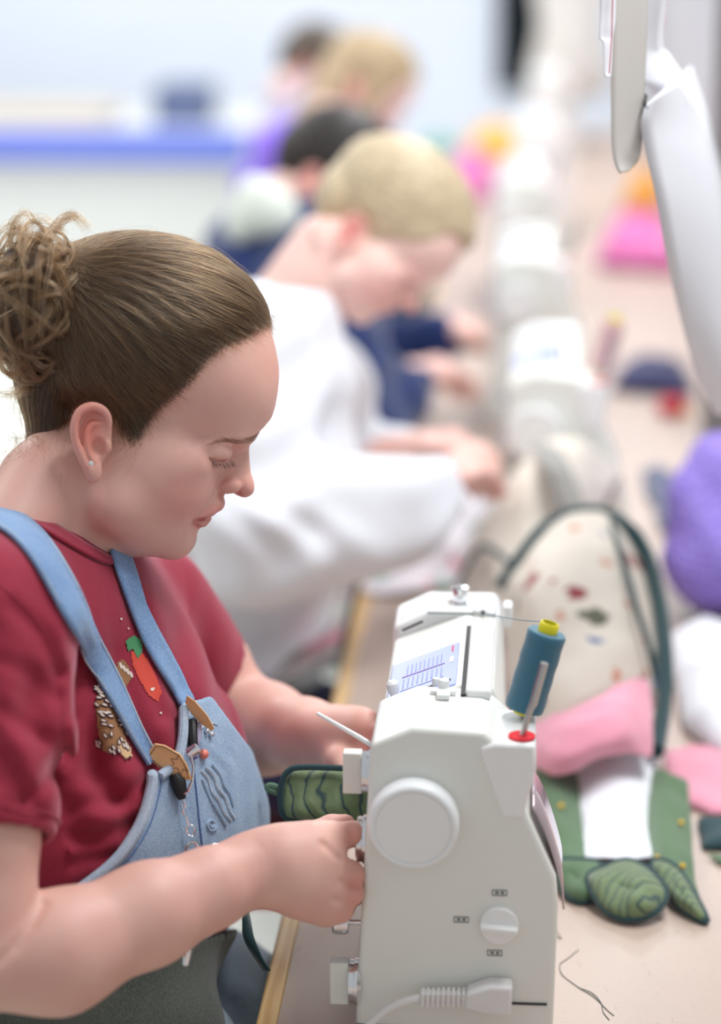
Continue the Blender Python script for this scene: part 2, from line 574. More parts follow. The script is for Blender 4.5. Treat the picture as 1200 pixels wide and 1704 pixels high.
class Frame:
    """places the head sculpt: in-plane turn, scale, depth, tilt about the sideways axis"""
    def __init__(s, depth, piv=(250, 700), to=(250, 700), scale=1.0, turn=0.0, lean=0.0, yaw=0.0):
        s.d, s.k = depth, scale * 2.0 / F                 # metres per unit
        s.o = cpt(to[0], to[1], depth); s.p = np.array([piv[0], piv[1], 0.0])
        a, b, c = math.radians(turn), math.radians(lean), math.radians(yaw)
        Rz = np.array([[math.cos(a), -math.sin(a), 0], [math.sin(a), math.cos(a), 0], [0, 0, 1]])
        Rx = np.array([[1, 0, 0], [0, math.cos(b), -math.sin(b)], [0, math.sin(b), math.cos(b)]])
        Ry = np.array([[math.cos(c), 0, math.sin(c)], [0, 1, 0], [-math.sin(c), 0, math.cos(c)]])
        s.R = Ry @ Rx @ Rz
    def to_c(s, P):
        Q = (np.asarray(P, float) - s.p) @ s.R.T * s.k
        return s.o + Q * np.array([1, -1, -1])
    def from_c(s, C):
        Q = (np.asarray(C, float) - s.o) * np.array([1, -1, -1]) / s.k
        return (Q @ s.R + s.p)

# ------------------------------------------------------------------ skin, hair materials
def skin_mat(name, base, pink, scatter=0.12):
    k = NT(name)
    k.inp(Roughness=0.48)
    k.b.inputs['Specular IOR Level'].default_value = 0.35
    k.b.inputs['Subsurface Weight'].default_value = scatter
    k.b.inputs['Subsurface Radius'].default_value = (1.0, 0.35, 0.2)
    k.b.inputs['Subsurface Scale'].default_value = 0.006
    v = k.coords()
    big, fine = k.noise(v, 26, 4), k.noise(v, 420, 3)
    col = k.mix(k.ramp(big, [(0.35, (0, 0, 0)), (0.75, (1, 1, 1))]), base, pink)
    sp = k.voro(v, 210).outputs['Distance']
    frk = k.ramp(sp, [(0.0, (1, 1, 1)), (0.10, (0, 0, 0))])
    fm = k.t.nodes.new('ShaderNodeMath'); fm.operation = 'MULTIPLY'
    k.l(frk, fm.inputs[0])
    k.l(k.ramp(k.noise(v, 55, 2), [(0.50, (0, 0, 0)), (0.66, (0.5, 0.5, 0.5))]), fm.inputs[1])
    col = k.mix(fm.outputs[0], col, tuple(c * 0.55 for c in base))
    tint = k.attr('tint')
    col = k.mix(1.0, col, tint.outputs['Color'], 'MULTIPLY')
    k.base(col)
    k.bump(k.noise(v, 900, 3), 0.22, 0.0007)
    return k.m

SKIN = skin_mat('fair_skin', srgb(222, 176, 161), srgb(218, 163, 151))
SKIN_PALE = skin_mat('pale_rosy_skin', srgb(243, 208, 196), srgb(240, 192, 182))

def hair_mat(name, root, tip, rough=0.3):
    k = NT(name)
    h = k.t.nodes.new('ShaderNodeBsdfHairPrincipled'); h.parametrization = 'COLOR'
    hi = k.t.nodes.new('ShaderNodeHairInfo')
    c = k.mix(k.ramp(hi.outputs['Random'], [(0.0, (0, 0, 0)), (0.6, (0.3, 0.3, 0.3)), (1, (1, 1, 1))]), root, tip)
    k.l(c, h.inputs['Color'])
    h.inputs['Roughness'].default_value = rough
    h.inputs['Radial Roughness'].default_value = 0.4
    h.inputs['Random Roughness'].default_value = 0.3
    k.t.nodes.remove(k.b)
    k.l(h.outputs[0], k.t.nodes['Material Output'].inputs[0])
    return k.m

def hair_cap_mat(name, dark, light, rough=0.42, thin=False):
    """streaks run along the combing direction held in the 'flow' attribute; 'dens' thins the hair out at its edge"""
    k = NT(name)
    k.inp(Roughness=rough); k.b.inputs['Specular IOR Level'].default_value = 0.45
    a = k.attr('flow')
    n1 = k.noise(a.outputs['Vector'], 1.0, 5, 0.7)
    k.base(k.mix(k.ramp(n1, [(0.35, (0, 0, 0)), (0.7, (1, 1, 1))]), dark, light))
    k.bump(n1, 0.6, 0.002)
    if thin:
        sc = k.t.nodes.new('ShaderNodeVectorMath'); sc.operation = 'SCALE'; sc.inputs['Scale'].default_value = 4.0
        k.l(a.outputs['Vector'], sc.inputs[0])
        n2 = k.noise(sc.outputs[0], 1.0, 3, 0.6)
        ad = k.t.nodes.new('ShaderNodeMath'); ad.operation = 'ADD'
        k.l(n2, ad.inputs[0]); k.l(k.attr('dens').outputs['Fac'], ad.inputs[1])
        k.l(k.ramp(ad.outputs[0], [(0.58, (0, 0, 0)), (1.25, (1, 1, 1))]), k.b.inputs['Alpha'])
    return k.m
# ------------------------------------------------------------------ the room
def floor_mat():
    k = NT('pale_vinyl_floor'); k.inp(Roughness=0.45)
    v = k.coords()
    k.base(k.mix(k.noise(v, 6, 5), srgb(206, 208, 196), srgb(226, 228, 220)))
    return k.m
o = MB().box((-1.0, 4.4, -0.05), (4.0, 5.4, 0.05)).build('floor', floor_mat(), smooth=False)
tag(o, 'pale grey vinyl floor under the sewing tables', kind='structure')

def wall_mat(name, c1, c2):
    k = NT(name); k.inp(Roughness=0.7)
    k.base(k.mix(k.noise(k.coords(), 2.5, 4), c1, c2)); return k.m
o = MB().box((-1.0, 9.75, 1.5), (4.0, 0.05, 1.5)).build('wall_back', wall_mat('bluish_white_wall', srgb(224, 231, 246), srgb(233, 239, 250)), smooth=False)
tag(o, 'bluish white wall at the far end of the room', kind='structure')
# screen panel running down the middle of the long table
o = MB().box((0.42, 6.35, 1.35), (0.012, 3.0, 0.6)).build('wall_right', wall_mat('light_grey_panel', srgb(196, 196, 200), srgb(212, 212, 216)), smooth=False)
tag(o, 'light grey dividing panel standing on the long table', kind='structure')

# ------------------------------------------------------------------ long table
EDGE_X = -0.211
def laminate():
    k = NT('beige_laminate'); k.inp(Roughness=0.42)
    v = k.coords()
    a = k.noise(v, 5, 5); b = k.noise(v, 160, 3)
    c = k.mix(a, srgb(178, 156, 143), srgb(193, 173, 160))
    c = k.mix(k.ramp(b, [(0.55, (0, 0, 0)), (0.75, (0.35, 0.35, 0.35))]), c, srgb(166, 144, 130))
    st = k.ramp(k.noise(k.coords(scale=(6, 1.5, 1)), 22, 3), [(0.66, (0, 0, 0)), (0.72, (0.4, 0.4, 0.4))])
    k.base(k.mix(st, c, srgb(150, 126, 112)))
    k.bump(b, 0.05, 0.0005)
    return k.m
def pine(name='varnished_pine', scale=(26, 1.6, 26)):
    k = NT(name); k.inp(Roughness=0.35); k.b.inputs['Coat Weight'].default_value = 0.2
    v = k.coords(scale=scale)
    w = k.noise(v, 3.2, 6, 0.6)
    g = k.wave(v, 1.3, 9, 3)
    c = k.mix(w, srgb(216, 176, 116), srgb(236, 204, 150))
    k.base(k.mix(k.ramp(g, [(0.3, (0, 0, 0)), (0.9, (0.55, 0.55, 0.55))]), c, srgb(190, 140, 80)))
    return k.m
PINE = pine()
TX1 = 0.86
tb = empty('sewing_table', (0.3, 4.6, 0), 'long beige-topped sewing table with a pine edge carrying the row of machines', 'table')
MB().box(((EDGE_X + 0.018 + TX1) / 2, 4.75, TABLE_Z - 0.0125), ((TX1 - EDGE_X - 0.018) / 2, 3.75, 0.0125)).build('tabletop', laminate(), tb, smooth=False)
MB().box((EDGE_X + 0.009, 4.75, TABLE_Z - 0.018), (0.009, 3.75, 0.0183)).build('edge_strip', PINE, tb, mods=[('bevel', 0.003, 2)])
steel = plain('grey_painted_steel', srgb(150, 152, 155), 0.4, 0.6)
for yy in (1.15, 4.2, 8.3):
    for xx in (-0.12, 0.78):
        MB().box((xx, yy, (TABLE_Z - 0.025) / 2), (0.02, 0.02, (TABLE_Z - 0.025) / 2)).build('leg', steel, tb, mods=[('bevel', 0.003)])

# blue-edged table against the far wall
bt = empty('side_table', (-2.5, 8.4, 0), 'blue-edged white table along the far wall', 'table')
wht = plain('white_melamine', srgb(226, 228, 224), 0.5)
MB().box((-2.57, 8.55, 0.745), (1.65, 0.35, 0.02)).build('tabletop', wht, bt, mods=[('bevel', 0.004)])
MB().box((-2.57, 8.185, 0.71), (1.65, 0.012, 0.055)).build('edge_band', plain('royal_blue_edging', srgb(112, 130, 222), 0.4), bt, mods=[('bevel', 0.004)])
MB().box((-2.57, 8.235, 0.33), (1.62, 0.012, 0.325)).build('front_panel', plain('offwhite_panel', srgb(222, 224, 222), 0.6), bt, smooth=False)
for xx in (-4.15, -0.97):
    MB().box((xx, 8.55, 0.3625), (0.02, 0.3, 0.3625)).build('side_panel', wht, bt, smooth=False)
GREYB = plain('grey_beige_box', srgb(196, 188, 176), 0.7)
for (x, w_, h_, m_, lb) in [(-1.75, 0.30, 0.025, plain('cream_paper_stack', srgb(200, 190, 174), 0.8), 'flat stack of cream paper on the blue-edged table'),
                            (-2.75, 0.26, 0.065, GREYB, 'low grey beige box on the blue-edged table'),
                            (-1.20, 0.09, 0.062, plain('slate_blue_box', srgb(92, 104, 140), 0.6), 'small slate blue box on the blue-edged table')]:
    b_ = MB().box((x, 8.45, 0.765 + h_), (w_, 0.16, h_)).box((x, 8.45, 0.765 + h_ * 1.8), (w_ * 1.03, 0.165, h_ * 0.22)).build('box' if h_ > 0.06 else 'paper_stack', m_, mods=[('bevel', 0.006, 2)])
    tag(b_, lb, 'box' if h_ > 0.06 else 'paper')
# ------------------------------------------------------------------ sewing machines
# local coordinates: x across (negative towards the sewer), y along the arm (0 at the handwheel end), z up from the table
CREAM = plain('cream_white_enamel', srgb(232, 233, 226), 0.32, var=0.015, spec=0.5)
CREAM2 = plain('cool_white_plastic', srgb(236, 238, 238), 0.38, var=0.015)
WHITEP = plain('bright_white_plastic', srgb(240, 240, 238), 0.4, var=0.015)
CHROME = plain('bright_chrome', (0.82, 0.83, 0.85), 0.16, 1.0, var=0.02)
STEEL = plain('dull_steel', (0.5, 0.5, 0.5), 0.32, 1.0)
DARK = plain('dark_gap', srgb(52, 50, 52), 0.7)
GREYINK = plain('grey_ink', srgb(120, 122, 120), 0.7)
REDP = plain('red_felt', srgb(222, 40, 52), 0.75)

def panel_mat():
    k = NT('lilac_stitch_chart'); k.inp(Roughness=0.35)
    k.base(k.mix(k.noise(k.coords(), 30), srgb(146, 160, 222), srgb(164, 176, 230)))
    return k.m
PANEL = panel_mat()
VIOLET = plain('violet_ink', srgb(140, 92, 178), 0.6)
LILAC = plain('pale_lilac_ink', srgb(150, 156, 214), 0.6)

def profile_prism(prof, y0, y1):
    return MB().prism([(x, 0, z) for x, z in prof], (0, y0, 0), (0, y1, 0))

def machine(loc, label, detail=True, rz=0.0, group='white sewing machines along the table'):
    m = empty('sewing_machine', (0, 0, 0), label, 'sewing machine', group)
    L = 0.355
    # column (the end with the handwheel)
    col = [(-0.078, -0.045), (-0.074, 0.05), (-0.065, 0.222), (-0.034, 0.236), (0.0215, 0.234), (0.040, 0.218), (0.057, 0.165), (0.079, 0.115), (0.081, 0.09), (0.0785, -0.045)]
    profile_prism(col, 0, 0.10).build('column', CREAM, m, mods=[('bevel', 0.004, 3)])
    # arm
    arm = [(-0.064, 0.125), (-0.063, 0.2115), (-0.0005, 0.2360), (0.026, 0.236), (0.030, 0.228), (0.038, 0.125)]
    profile_prism(arm, 0.10, L - 0.066).build('arm', CREAM, m, mods=[('bevel', 0.004, 3)])
    # head over the needle
    hd = [(-0.065, 0.085), (-0.064, 0.222), (-0.034, 0.237), (0.026, 0.237), (0.031, 0.226), (0.038, 0.085)]
    head = profile_prism(hd, L - 0.0645, L).build('face_cover', CREAM2, m, mods=[('bevel', 0.005, 3)])
    MB().box((-0.004, L - 0.0653, 0.2362), (0.030, 0.0009, 0.0006)).build('cover_seam', plain('seam_shade_grey', srgb(96, 112, 108), 0.6), m, smooth=False)  # dark strip painting the shadow in the groove before the face cover
    # bed / free arm
    bed = [(-0.068, -0.045), (-0.068, 0.038), (0.06, 0.038), (0.06, -0.045)]
    profile_prism(bed, 0.10, L + 0.02).build('bed', CREAM, m, mods=[('bevel', 0.006, 3)])
    # back strip lid with a dark slot beside it
    MB().box((0.0155, 0.165, 0.2365), (0.0105, 0.088, 0.0045)).build('carry_handle', WHITEP, m, mods=[('bevel', 0.004, 3)])
    MB().box((0.0035, 0.165, 0.2358), (0.0016, 0.088, 0.0012)).build('handle_slot', DARK, m, smooth=False)
    # spool platform
    plat = [(0.018, 0.222), (0.030, 0.2265), (0.061, 0.2255), (0.062, 0.206), (0.052, 0.165), (0.036, 0.165)]
    profile_prism(plat, -0.003, 0.075).build('spool_platform', WHITEP, m, mods=[('bevel', 0.003, 2)])
    tip = Vector((0.26, 0.03, 0.962)).normalized()
    p0 = Vector((0.0505, 0.012, 0.2262))
    felt = MB().lathe(p0, (0, 0, 1), [(0.0105, 0), (0.0105, 0.0018), (0.009, 0.0022)], 24).build('felt_washer', REDP, m)
    MB().tube([p0 + tip * 0.001, p0 + tip * 0.024, p0 + tip * 0.028 + Vector((0.001, 0, 0)), p0 + tip * 0.062], [0.0024, 0.0025, 0.0031, 0.0031], 12).build('spool_pin', STEEL, m)
    p1 = Vector((0.050, 0.058, 0.2262))
    MB().tube([p1, p1 + tip * 0.076], 0.0028, 10).build('spool_pin', STEEL, m)
    # handwheel
    w0 = Vector((-0.031, 0.0, 0.1625))
    hw = MB().lathe(w0, (0, -1, 0), [(0.0285, -0.002), (0.0335, 0.0), (0.0352, 0.004), (0.0352, 0.017), (0.0335, 0.0205), (0.031, 0.022), (0.0295, 0.0215), (0.0290, 0.0205), (0.0001, 0.0198)], 56, cap=False)
    h = hw.build('handwheel', CREAM2, m, sharp=60)
    MB().lathe(w0, (0, -1, 0), [(0.0288, 0.0200), (0.0285, 0.0212), (0.0001, 0.0214)], 48, cap=False).build('wheel_cap', plain('satin_white', srgb(238, 238, 236), 0.45, var=0.01), h)
    if detail:
        # light switch and its three printed marks
        s0 = Vector((0.0355, 0.0, 0.0755))
        sw = MB().lathe(s0, (0, -1, 0), [(0.0155, -0.001), (0.0155, 0.004), (0.0145, 0.0055), (0.0001, 0.0057)], 40, cap=False).build('switch_dial', WHITEP, m, sharp=50)
        MB().box(s0 + Vector((0, -0.009, 0.0)), (0.0148, 0.0045, 0.0022), Matrix.Rotation(math.radians(4), 3, 'Y')).build('switch_grip', WHITEP, sw, mods=[('bevel', 0.0012, 2)])
        for dx, dz in ((0.0, 0.0265), (-0.0295, 0.003), (-0.003, -0.0245)):
            c = s0 + Vector((dx, -0.0004, dz))
            mk = MB()
            for bx, bz, hx, hz in ((0, 0.0022, 0.0056, 0.00025), (0, -0.0022, 0.0056, 0.00025), (-0.0056, 0, 0.00025, 0.0022), (0.0056, 0, 0.00025, 0.0022),
                                   (-0.002, 0, 0.0013, 0.0009), (0.0022, 0, 0.0012, 0.0010)):
                mk.box(c + Vector((bx, 0, bz)), (hx, 0.0003, hz))
            mk.build('printed_mark', GREYINK, m, smooth=False)
        # seam near the foot of the column
        MB().box((0.0, -0.0003, -0.014), (0.077, 0.0004, 0.0006)).build('base_seam', GREYINK, m, smooth=False)
        MB().box((0.030, -0.0006, 0.0085), (0.044, 0.0008, 0.0008)).build('socket_edge', DARK, m, smooth=False)
        # lilac stitch chart on the sloping top
        nx = Vector((-0.3655, 0, 0.931)).normalized()
        R = Matrix((Vector((nx.z, 0, -nx.x)), Vector((0, 1, 0)), nx)).transposed()
        pc = Vector((-0.0310, 0.158, 0.2230))
        pn = MB().box(pc, (0.0305, 0.054, 0.0022), R).build('stitch_chart', PANEL, m, mods=[('bevel', 0.0012, 2)])
        def onp(a, b, hx, hy, mat, hz=0.0003, nm='chart_line'):
            c = pc + R @ Vector((a, b, 0.0023)); MB().box(c, (hx, hy, hz), R).build(nm, mat, pn, smooth=False)
        onp(0.0, 0.008, 0.019, 0.0008, VIOLET); onp(0.0, -0.026, 0.019, 0.0005, LILAC)
        for i in range(9):
            onp(-0.015 + i * 0.0038, 0.024, 0.0004, 0.011, LILAC, nm='chart_text')
            onp(-0.017 + i * 0.0042, -0.010, 0.0004, 0.011, LILAC, nm='chart_text')
        onp(0.025, 0.040, 0.0006, 0.008, REDP, nm='chart_mark'); onp(0.025, 0.012, 0.0016, 0.007, WHITEP, nm='chart_mark')
        onp(-0.001, -0.040, 0.027, 0.0024, DARK, nm='slider_slot')
        c = pc + R @ Vector((-0.0225, -0.040, 0.0))
        MB().lathe(c, (-0.2, 0, 1), [(0.0040, 0), (0.0036, 0.006), (0.0052, 0.011), (0.0050, 0.016), (0.003, 0.018)], 20).build('slider_lever', WHITEP, pn)
        c = pc + R @ Vector((0.0125, -0.040, 0.0))
        MB().lathe(c, (0, 0, 1), [(0.0034, 0), (0.0036, 0.006), (0.0028, 0.008)], 20).build('slider_knob', CREAM, pn)
        # little cross-shaped winder stop
        c = Vector((-0.012, 0.080, 0.238))
        MB().box(c, (0.0105, 0.003, 0.0012)).box(c + Vector((0, -0.006, 0)), (0.0052, 0.009, 0.0022)).lathe(c + Vector((0, 0.004, 0)), (0, 0, 1), [(0.0045, 0), (0.0045, 0.008), (0.003, 0.009)], 18).build('winder_stop', CREAM2, m, mods=[('bevel', 0.0008, 2)])
        # stud, slit, thread guide and tab on the far head
        c = Vector((-0.006, L - 0.036, 0.2368))
        MB().lathe(c, (0, 0, 1), [(0.011, 0), (0.011, 0.001), (0.007, 0.0014), (0.007, 0.012), (0.0085, 0.0125), (0.0085, 0.0145), (0.006, 0.0155)], 28).build('tension_stud', CHROME, m)
        MB().box((0.016, L - 0.066, 0.2375), (0.010, 0.006, 0.0022)).build('thread_guide', STEEL, m, mods=[('bevel', 0.0006)])
        MB().lathe((0.015, L - 0.0725, 0.2385), (0, 0, 1), [(0.0016, 0), (0.0016, 0.003)], 10).build('guide_eye', DARK, m)
        MB().box((0.0365, L - 0.045, 0.230), (0.0042, 0.010, 0.010)).build('lift_tab', WHITEP, m, mods=[('bevel', 0.002, 2)])
        R2 = Matrix.Rotation(math.radians(-26), 3, 'Y')
        MB().box((-0.050, L - 0.048, 0.229), (0.010, 0.0007, 0.0005), R2).build('thread_slit', DARK, m, smooth=False)
        MB().box((-0.046, L - 0.086, 0.2305), (0.010, 0.0012, 0.0008), R2).build('takeup_slot', DARK, m, smooth=False)
        # groove above the chart
        # knobs on the side facing the sewer
        def side_knob(y, z, box, r=0.0165, ln=0.011, x=-0.064):
            k = MB().lathe((x + 0.002, y, z), (-1, 0, 0), [(r * 0.8, 0), (r, 0.003), (r, ln * 0.55), (r * 0.93, ln * 0.6), (r * 0.93, ln), (r * 0.8, ln + 0.001)], 40).build('dial_ring', CHROME, m)
            if box:
                MB().box((x - ln - 0.006, y, z), (0.0075, 0.006, r * 0.98)).build('dial_grip', CREAM, k, mods=[('bevel', 0.0012, 2)])
            return k
        side_knob(0.045, 0.182, True, 0.0175, 0.010, -0.066)
        side_knob(0.030, 0.131, False, 0.0195, 0.010, -0.069)
        side_knob(0.010, 0.018, True, 0.0185, 0.010, -0.074)
        kn = MB().lathe((-0.073, 0.012, 0.068), (-1, 0, 0), [(0.002, 0), (0.002, 0.009), (0.0085, 0.010), (0.0100, 0.0125), (0.0100, 0.021), (0.0085, 0.0225)], 32).build('clamp_screw', CHROME, m)
        # thin threading lever
        MB().tube([(-0.064, 0.06, 0.196), (-0.078, 0.062, 0.204), (-0.112, 0.066, 0.222)], [0.0022, 0.0022, 0.0016], 8).build('threader_lever', CREAM2, m)
        # foil guard and cloth at the back
        pts = [(0.060, 0.170), (0.070, 0.15), (0.0825, 0.11), (0.0855, 0.085)]
        gp = spline([np.array((x, z)) for x, z in pts], 4)
        mesh('rear_guard', [(p[0], y, p[1]) for p in gp for y in (0.01, 0.09)], [(2 * i, 2 * i + 1, 2 * i + 3, 2 * i + 2) for i in range(len(gp) - 1)], plain('clear_smoky_guard', srgb(196, 178, 182), 0.12, 0.5), m, mods=[('solid', 0.0015)])
        # presser bar, foot and needle
        MB().tube([(-0.01, L - 0.03, 0.09), (-0.01, L - 0.03, 0.046)], 0.003, 10).box((-0.012, L - 0.03, 0.0435), (0.012, 0.006, 0.002)).build('presser_foot', CHROME, m)
        MB().tube([(-0.016, L - 0.036, 0.09), (-0.016, L - 0.036, 0.039)], 0.0009, 6).build('needle', CHROME, m)
    else:
        MB().lathe((-0.062, 0.045, 0.188), (-1, 0, 0), [(0.0165, 0), (0.0165, 0.010), (0.013, 0.012)], 24).build('dial_ring', CHROME, m)
        MB().lathe((-0.064, 0.03, 0.136), (-1, 0, 0), [(0.0185, 0), (0.0185, 0.010), (0.014, 0.012)], 24).build('dial_ring', CHROME, m)
        MB().lathe((0.0355, 0.0, 0.0755), (0, -1, 0), [(0.0155, 0), (0.0155, 0.006), (0.013, 0.008)], 24).build('switch_dial', WHITEP, m)
        MB().tube([(-0.01, L - 0.03, 0.09), (-0.01, L - 0.03, 0.046)], 0.003, 8).box((-0.012, L - 0.03, 0.0435), (0.012, 0.006, 0.002)).build('presser_foot', CHROME, m)
        MB().box((-0.0310, 0.158, 0.2230), (0.0305, 0.054, 0.0022), Matrix.Rotation(math.radians(-21.4), 3, 'Y')).build('stitch_chart', PANEL, m)
    for ch in m.children: ch.location.z += 0.045
    m.location = loc; m.rotation_euler = (0, 0, rz)
    return m

def copy_tree(o, parent=None):
    c = o.copy(); COL.objects.link(c); c.parent = parent
    if parent is not None: c.matrix_parent_inverse = o.matrix_parent_inverse.copy()
    for ch in list(o.children): copy_tree(ch, c)
    return c

M1_LOC = (-0.048, 1.735, TABLE_Z)
M1 = machine(M1_LOC, "white sewing machine in front of the woman in denim overalls, its handwheel nearest", rz=0.0)
M2 = machine((0.045, 3.03, TABLE_Z), 'blurred white sewing machine in front of the blond man in the white sweatshirt', detail=False)
far_labels = ['blurred white sewing machine just beyond the blond man\'s machine', 'blurred white sewing machine third beyond the nearest one, beside the pink cloth',
              'blurred white sewing machine near the yellow cloth, second from the far end', 'farthest white sewing machine, below the black cloth on the far wall']
for (x, y), lb in zip([(0.015, 3.95), (0.0, 4.95), (0.03, 6.0), (0.06, 7.3)], far_labels):
    c = copy_tree(M2); c.location = (x, y, TABLE_Z); c['label'] = lb

# power lead plugged into the end of the nearest machine
lead = empty('power_lead', (0.0, 1.70, TABLE_Z), 'white power plug and ribbed cord plugged into the nearest machine', 'cable')
X0, Y0 = M1_LOC[0], M1_LOC[1]
def ml(x, y, z): return Vector((X0 + x, Y0 + y, TABLE_Z + 0.045 + z))
plugm = plain('white_rubber', srgb(226, 224, 222), 0.5)
MB().prism([ml(0.046, 0, 0.007), ml(0.047, 0, 0.0315), ml(0.029, 0, 0.032), ml(0.011, 0, 0.025), ml(0.009, 0, 0.012), ml(0.025, 0, 0.0075)], (0, -0.002, 0), (0, -0.021, 0)).build('plug', plugm, lead, mods=[('bevel', 0.0025, 3)])
rib = MB()
for i in range(9):
    x = 0.009 - i * 0.0040
    rib.box(ml(x, -0.0125, 0.0185 - i * 0.0002), (0.0014, 0.0062, 0.0060))
rib.box(ml(-0.007, -0.0125, 0.0180), (0.018, 0.0042, 0.0042))
rib.build('strain_relief', plugm, lead, mods=[('bevel', 0.0008, 2)])
cord = spline([ml(-0.022, -0.0125, 0.0170), ml(-0.038, -0.014, 0.0135), ml(-0.054, -0.018, 0.0055), ml(-0.070, -0.026, -0.010), ml(-0.083, -0.05, -0.030), ml(-0.09, -0.09, -0.0410), ml(-0.09, -0.17, -0.0415), ml(-0.06, -0.35, -0.0415)], 8)
MB().tube(cord, 0.0034, 10).build('cord', plugm, lead)
# ------------------------------------------------------------------ the woman at the nearest machine
WF = Frame(2.0, lean=-2.4, yaw=6.2)
woman = empty('person', tuple(wpt(60, 1500, 2.0))[:2] + (0,), 'woman in a dark red tee and denim overalls sewing at the nearest machine', 'person')

HV, HQ = surface(head_ears, (-90, 380, -190), (480, 1000, 190), 2.1)
HV = relax(HV, HQ, 1, 0.4)
tint = np.ones((len(HV), 3))
Am = HV.copy(); Am[:, 2] = np.abs(Am[:, 2])
Am32 = Am.astype(np.float32)
def blob(c, r, col, amt):
    global tint
    k = np.exp(-(((Am - np.array(c)) / np.array(r)) ** 2).sum(1)) * amt
    tint = tint * (1 - k[:, None] * (1 - np.array(col)))
blob((300, 825, 95), (60, 50, 60), (1.0, 0.84, 0.84), 0.8)
blob((405, 812, 10), (30, 22, 40), (1.0, 0.80, 0.80), 0.8)
blob((150, 712, 148), (32, 58, 24), (1.0, 0.58, 0.54), 1.0)
blob((455, 610, 40), (35, 40, 90), (1.0, 0.84, 0.80), 0.6)
lipd = np.minimum(chain(Am32, [(362, 843, 0), (358, 845, 16), (347, 851, 34), (326, 861, 48)], [11, 11, 8, 4]),
                  chain(Am32, [(340, 864, 0), (337, 865, 18), (331, 866, 34), (321, 865, 48)], [13, 12, 9, 4]))
k = 1 / (1 + np.exp((lipd - 2.5) / 1.6))
tint *= 1 - k[:, None] * (1 - np.array((0.82, 0.50, 0.52)))
k = np.exp(-((np.minimum(chain(Am32, [(345, 772, 98), (366, 778, 84), (380, 776, 64)], [2, 3, 2]), 40) / 9.0) ** 2)) * 0.5
tint *= 1 - k[:, None] * (1 - np.array((0.80, 0.70, 0.66)))
HEAD_C = WF.to_c(HV)

# ---- arms and hands, in camera space (metres)
def S(px, py, d): return tuple(cpt(px, py, d))
def hand_base(P):
    """right hand: back towards the camera, index stretched to the right, the others curled under"""
    pal = chain(P, [S(418, 1442, 1.868), S(470, 1440, 1.872), S(520, 1436, 1.878)], [0.0255, 0.030, 0.027])
    pal = smin(pal, chain(P, [S(440, 1462, 1.868), S(500, 1475, 1.872), S(545, 1490, 1.880)], [0.018, 0.024, 0.021]), 0.014)
    pal = smin(pal, chain(P, [S(455, 1420, 1.872), S(515, 1400, 1.880), S(548, 1396, 1.886)], [0.020, 0.0155, 0.0125]), 0.012)
    pal = smin(pal, chain(P, [S(500, 1490, 1.874), S(540, 1515, 1.882)], [0.014, 0.0115]), 0.012)
    # index
    ix = chain(P, [S(538, 1392, 1.884), S(584, 1388, 1.893), S(622, 1392, 1.918), S(640, 1402, 1.938)], [0.0112, 0.0100, 0.0088, 0.0075], 0.003)
    d = smin(pal, ix, 0.006)
    # middle, ring, little: curled away from the camera
    fs = [([(540, 1442, 1.884), (583, 1455, 1.882), (594, 1462, 1.914), (566, 1454, 1.938)], [0.0118, 0.0108, 0.0094, 0.0080]),
          ([(548, 1472, 1.884), (582, 1486, 1.880), (588, 1488, 1.912), (562, 1478, 1.934)], [0.0118, 0.0106, 0.0092, 0.0080]),
          ([(538, 1503, 1.882), (567, 1515, 1.880), (572, 1512, 1.910), (548, 1500, 1.930)], [0.0108, 0.0096, 0.0084, 0.0074])]
    for pts, rs in fs:
        d = smin(d, chain(P, [S(*p) for p in pts], rs, 0.003), 0.0030)
    # thumb on the far side, tip showing above
    th = chain(P, [S(452, 1432, 1.896), S(505, 1400, 1.922), S(552, 1378, 1.936), S(574, 1372, 1.940)], [0.018, 0.0140, 0.0105, 0.0085], 0.004)
    return smin(d, th, 0.007)
def hit(f, px, py, d0=1.6, n=90, dmax=2.6):
    """camera-space points at which the rays through frame points meet f"""
    px, py = np.atleast_1d(np.asarray(px, float)), np.atleast_1d(np.asarray(py, float))
    R = np.stack([(px - 600) / F, -(py - 852) / F, np.ones(len(px))], 1)
    t = np.full(len(px), float(d0))
    for _ in range(n):
        v = f((R * t[:, None]).astype(np.float32))
        t = np.minimum(t + np.clip(v, -0.02, 0.05) * 0.7, dmax)
        if np.all((np.abs(v) < 8e-5) | (t >= dmax)): break
    return R * t[:, None], t >= dmax - 1e-3
CREASES = []
for pl, r in [([(536, 1402), (548, 1412), (560, 1424), (570, 1430)], 0.0020), ([(566, 1467), (584, 1472), (596, 1475)], 0.0014), ([(556, 1497), (574, 1502), (588, 1505)], 0.0013),
              ([(582, 1380), (587, 1392), (584, 1403)], 0.0007), ([(428, 1404), (434, 1440), (430, 1486)], 0.0007), ([(437, 1410), (442, 1446), (438, 1480)], 0.0006)]:
    q = spline([np.array(p, float) for p in pl], 3)
    CREASES.append((hit(hand_base, q[:, 0], q[:, 1])[0], r))
def hand_near(P):
    d = hand_base(P)
    for pts, r in CREASES:
        d = smax(d, -chain(P, pts, [r * 0.4] + [r] * (len(pts) - 2) + [r * 0.5]), 0.0045)
    return d
def arm_plain(P):
    a = chain(P, [S(55, 985, 1.99), S(-36, 1060, 1.86), S(-36, 1085, 1.822), S(-31, 1390, 1.776), S(-26, 1560, 1.768)], [0.05, 0.05, 0.052, 0.0415, 0.039], 0.01)
    b = chain(P, [S(-22, 1592, 1.768), S(95, 1585, 1.785), S(250, 1520, 1.82), S(350, 1478, 1.845), S(422, 1446, 1.868)], [0.040, 0.0425, 0.0355, 0.0275, 0.0232], 0.02)
    d = smin(a, b, 0.0035)
    return smin(d, hand_near(P), 0.014)
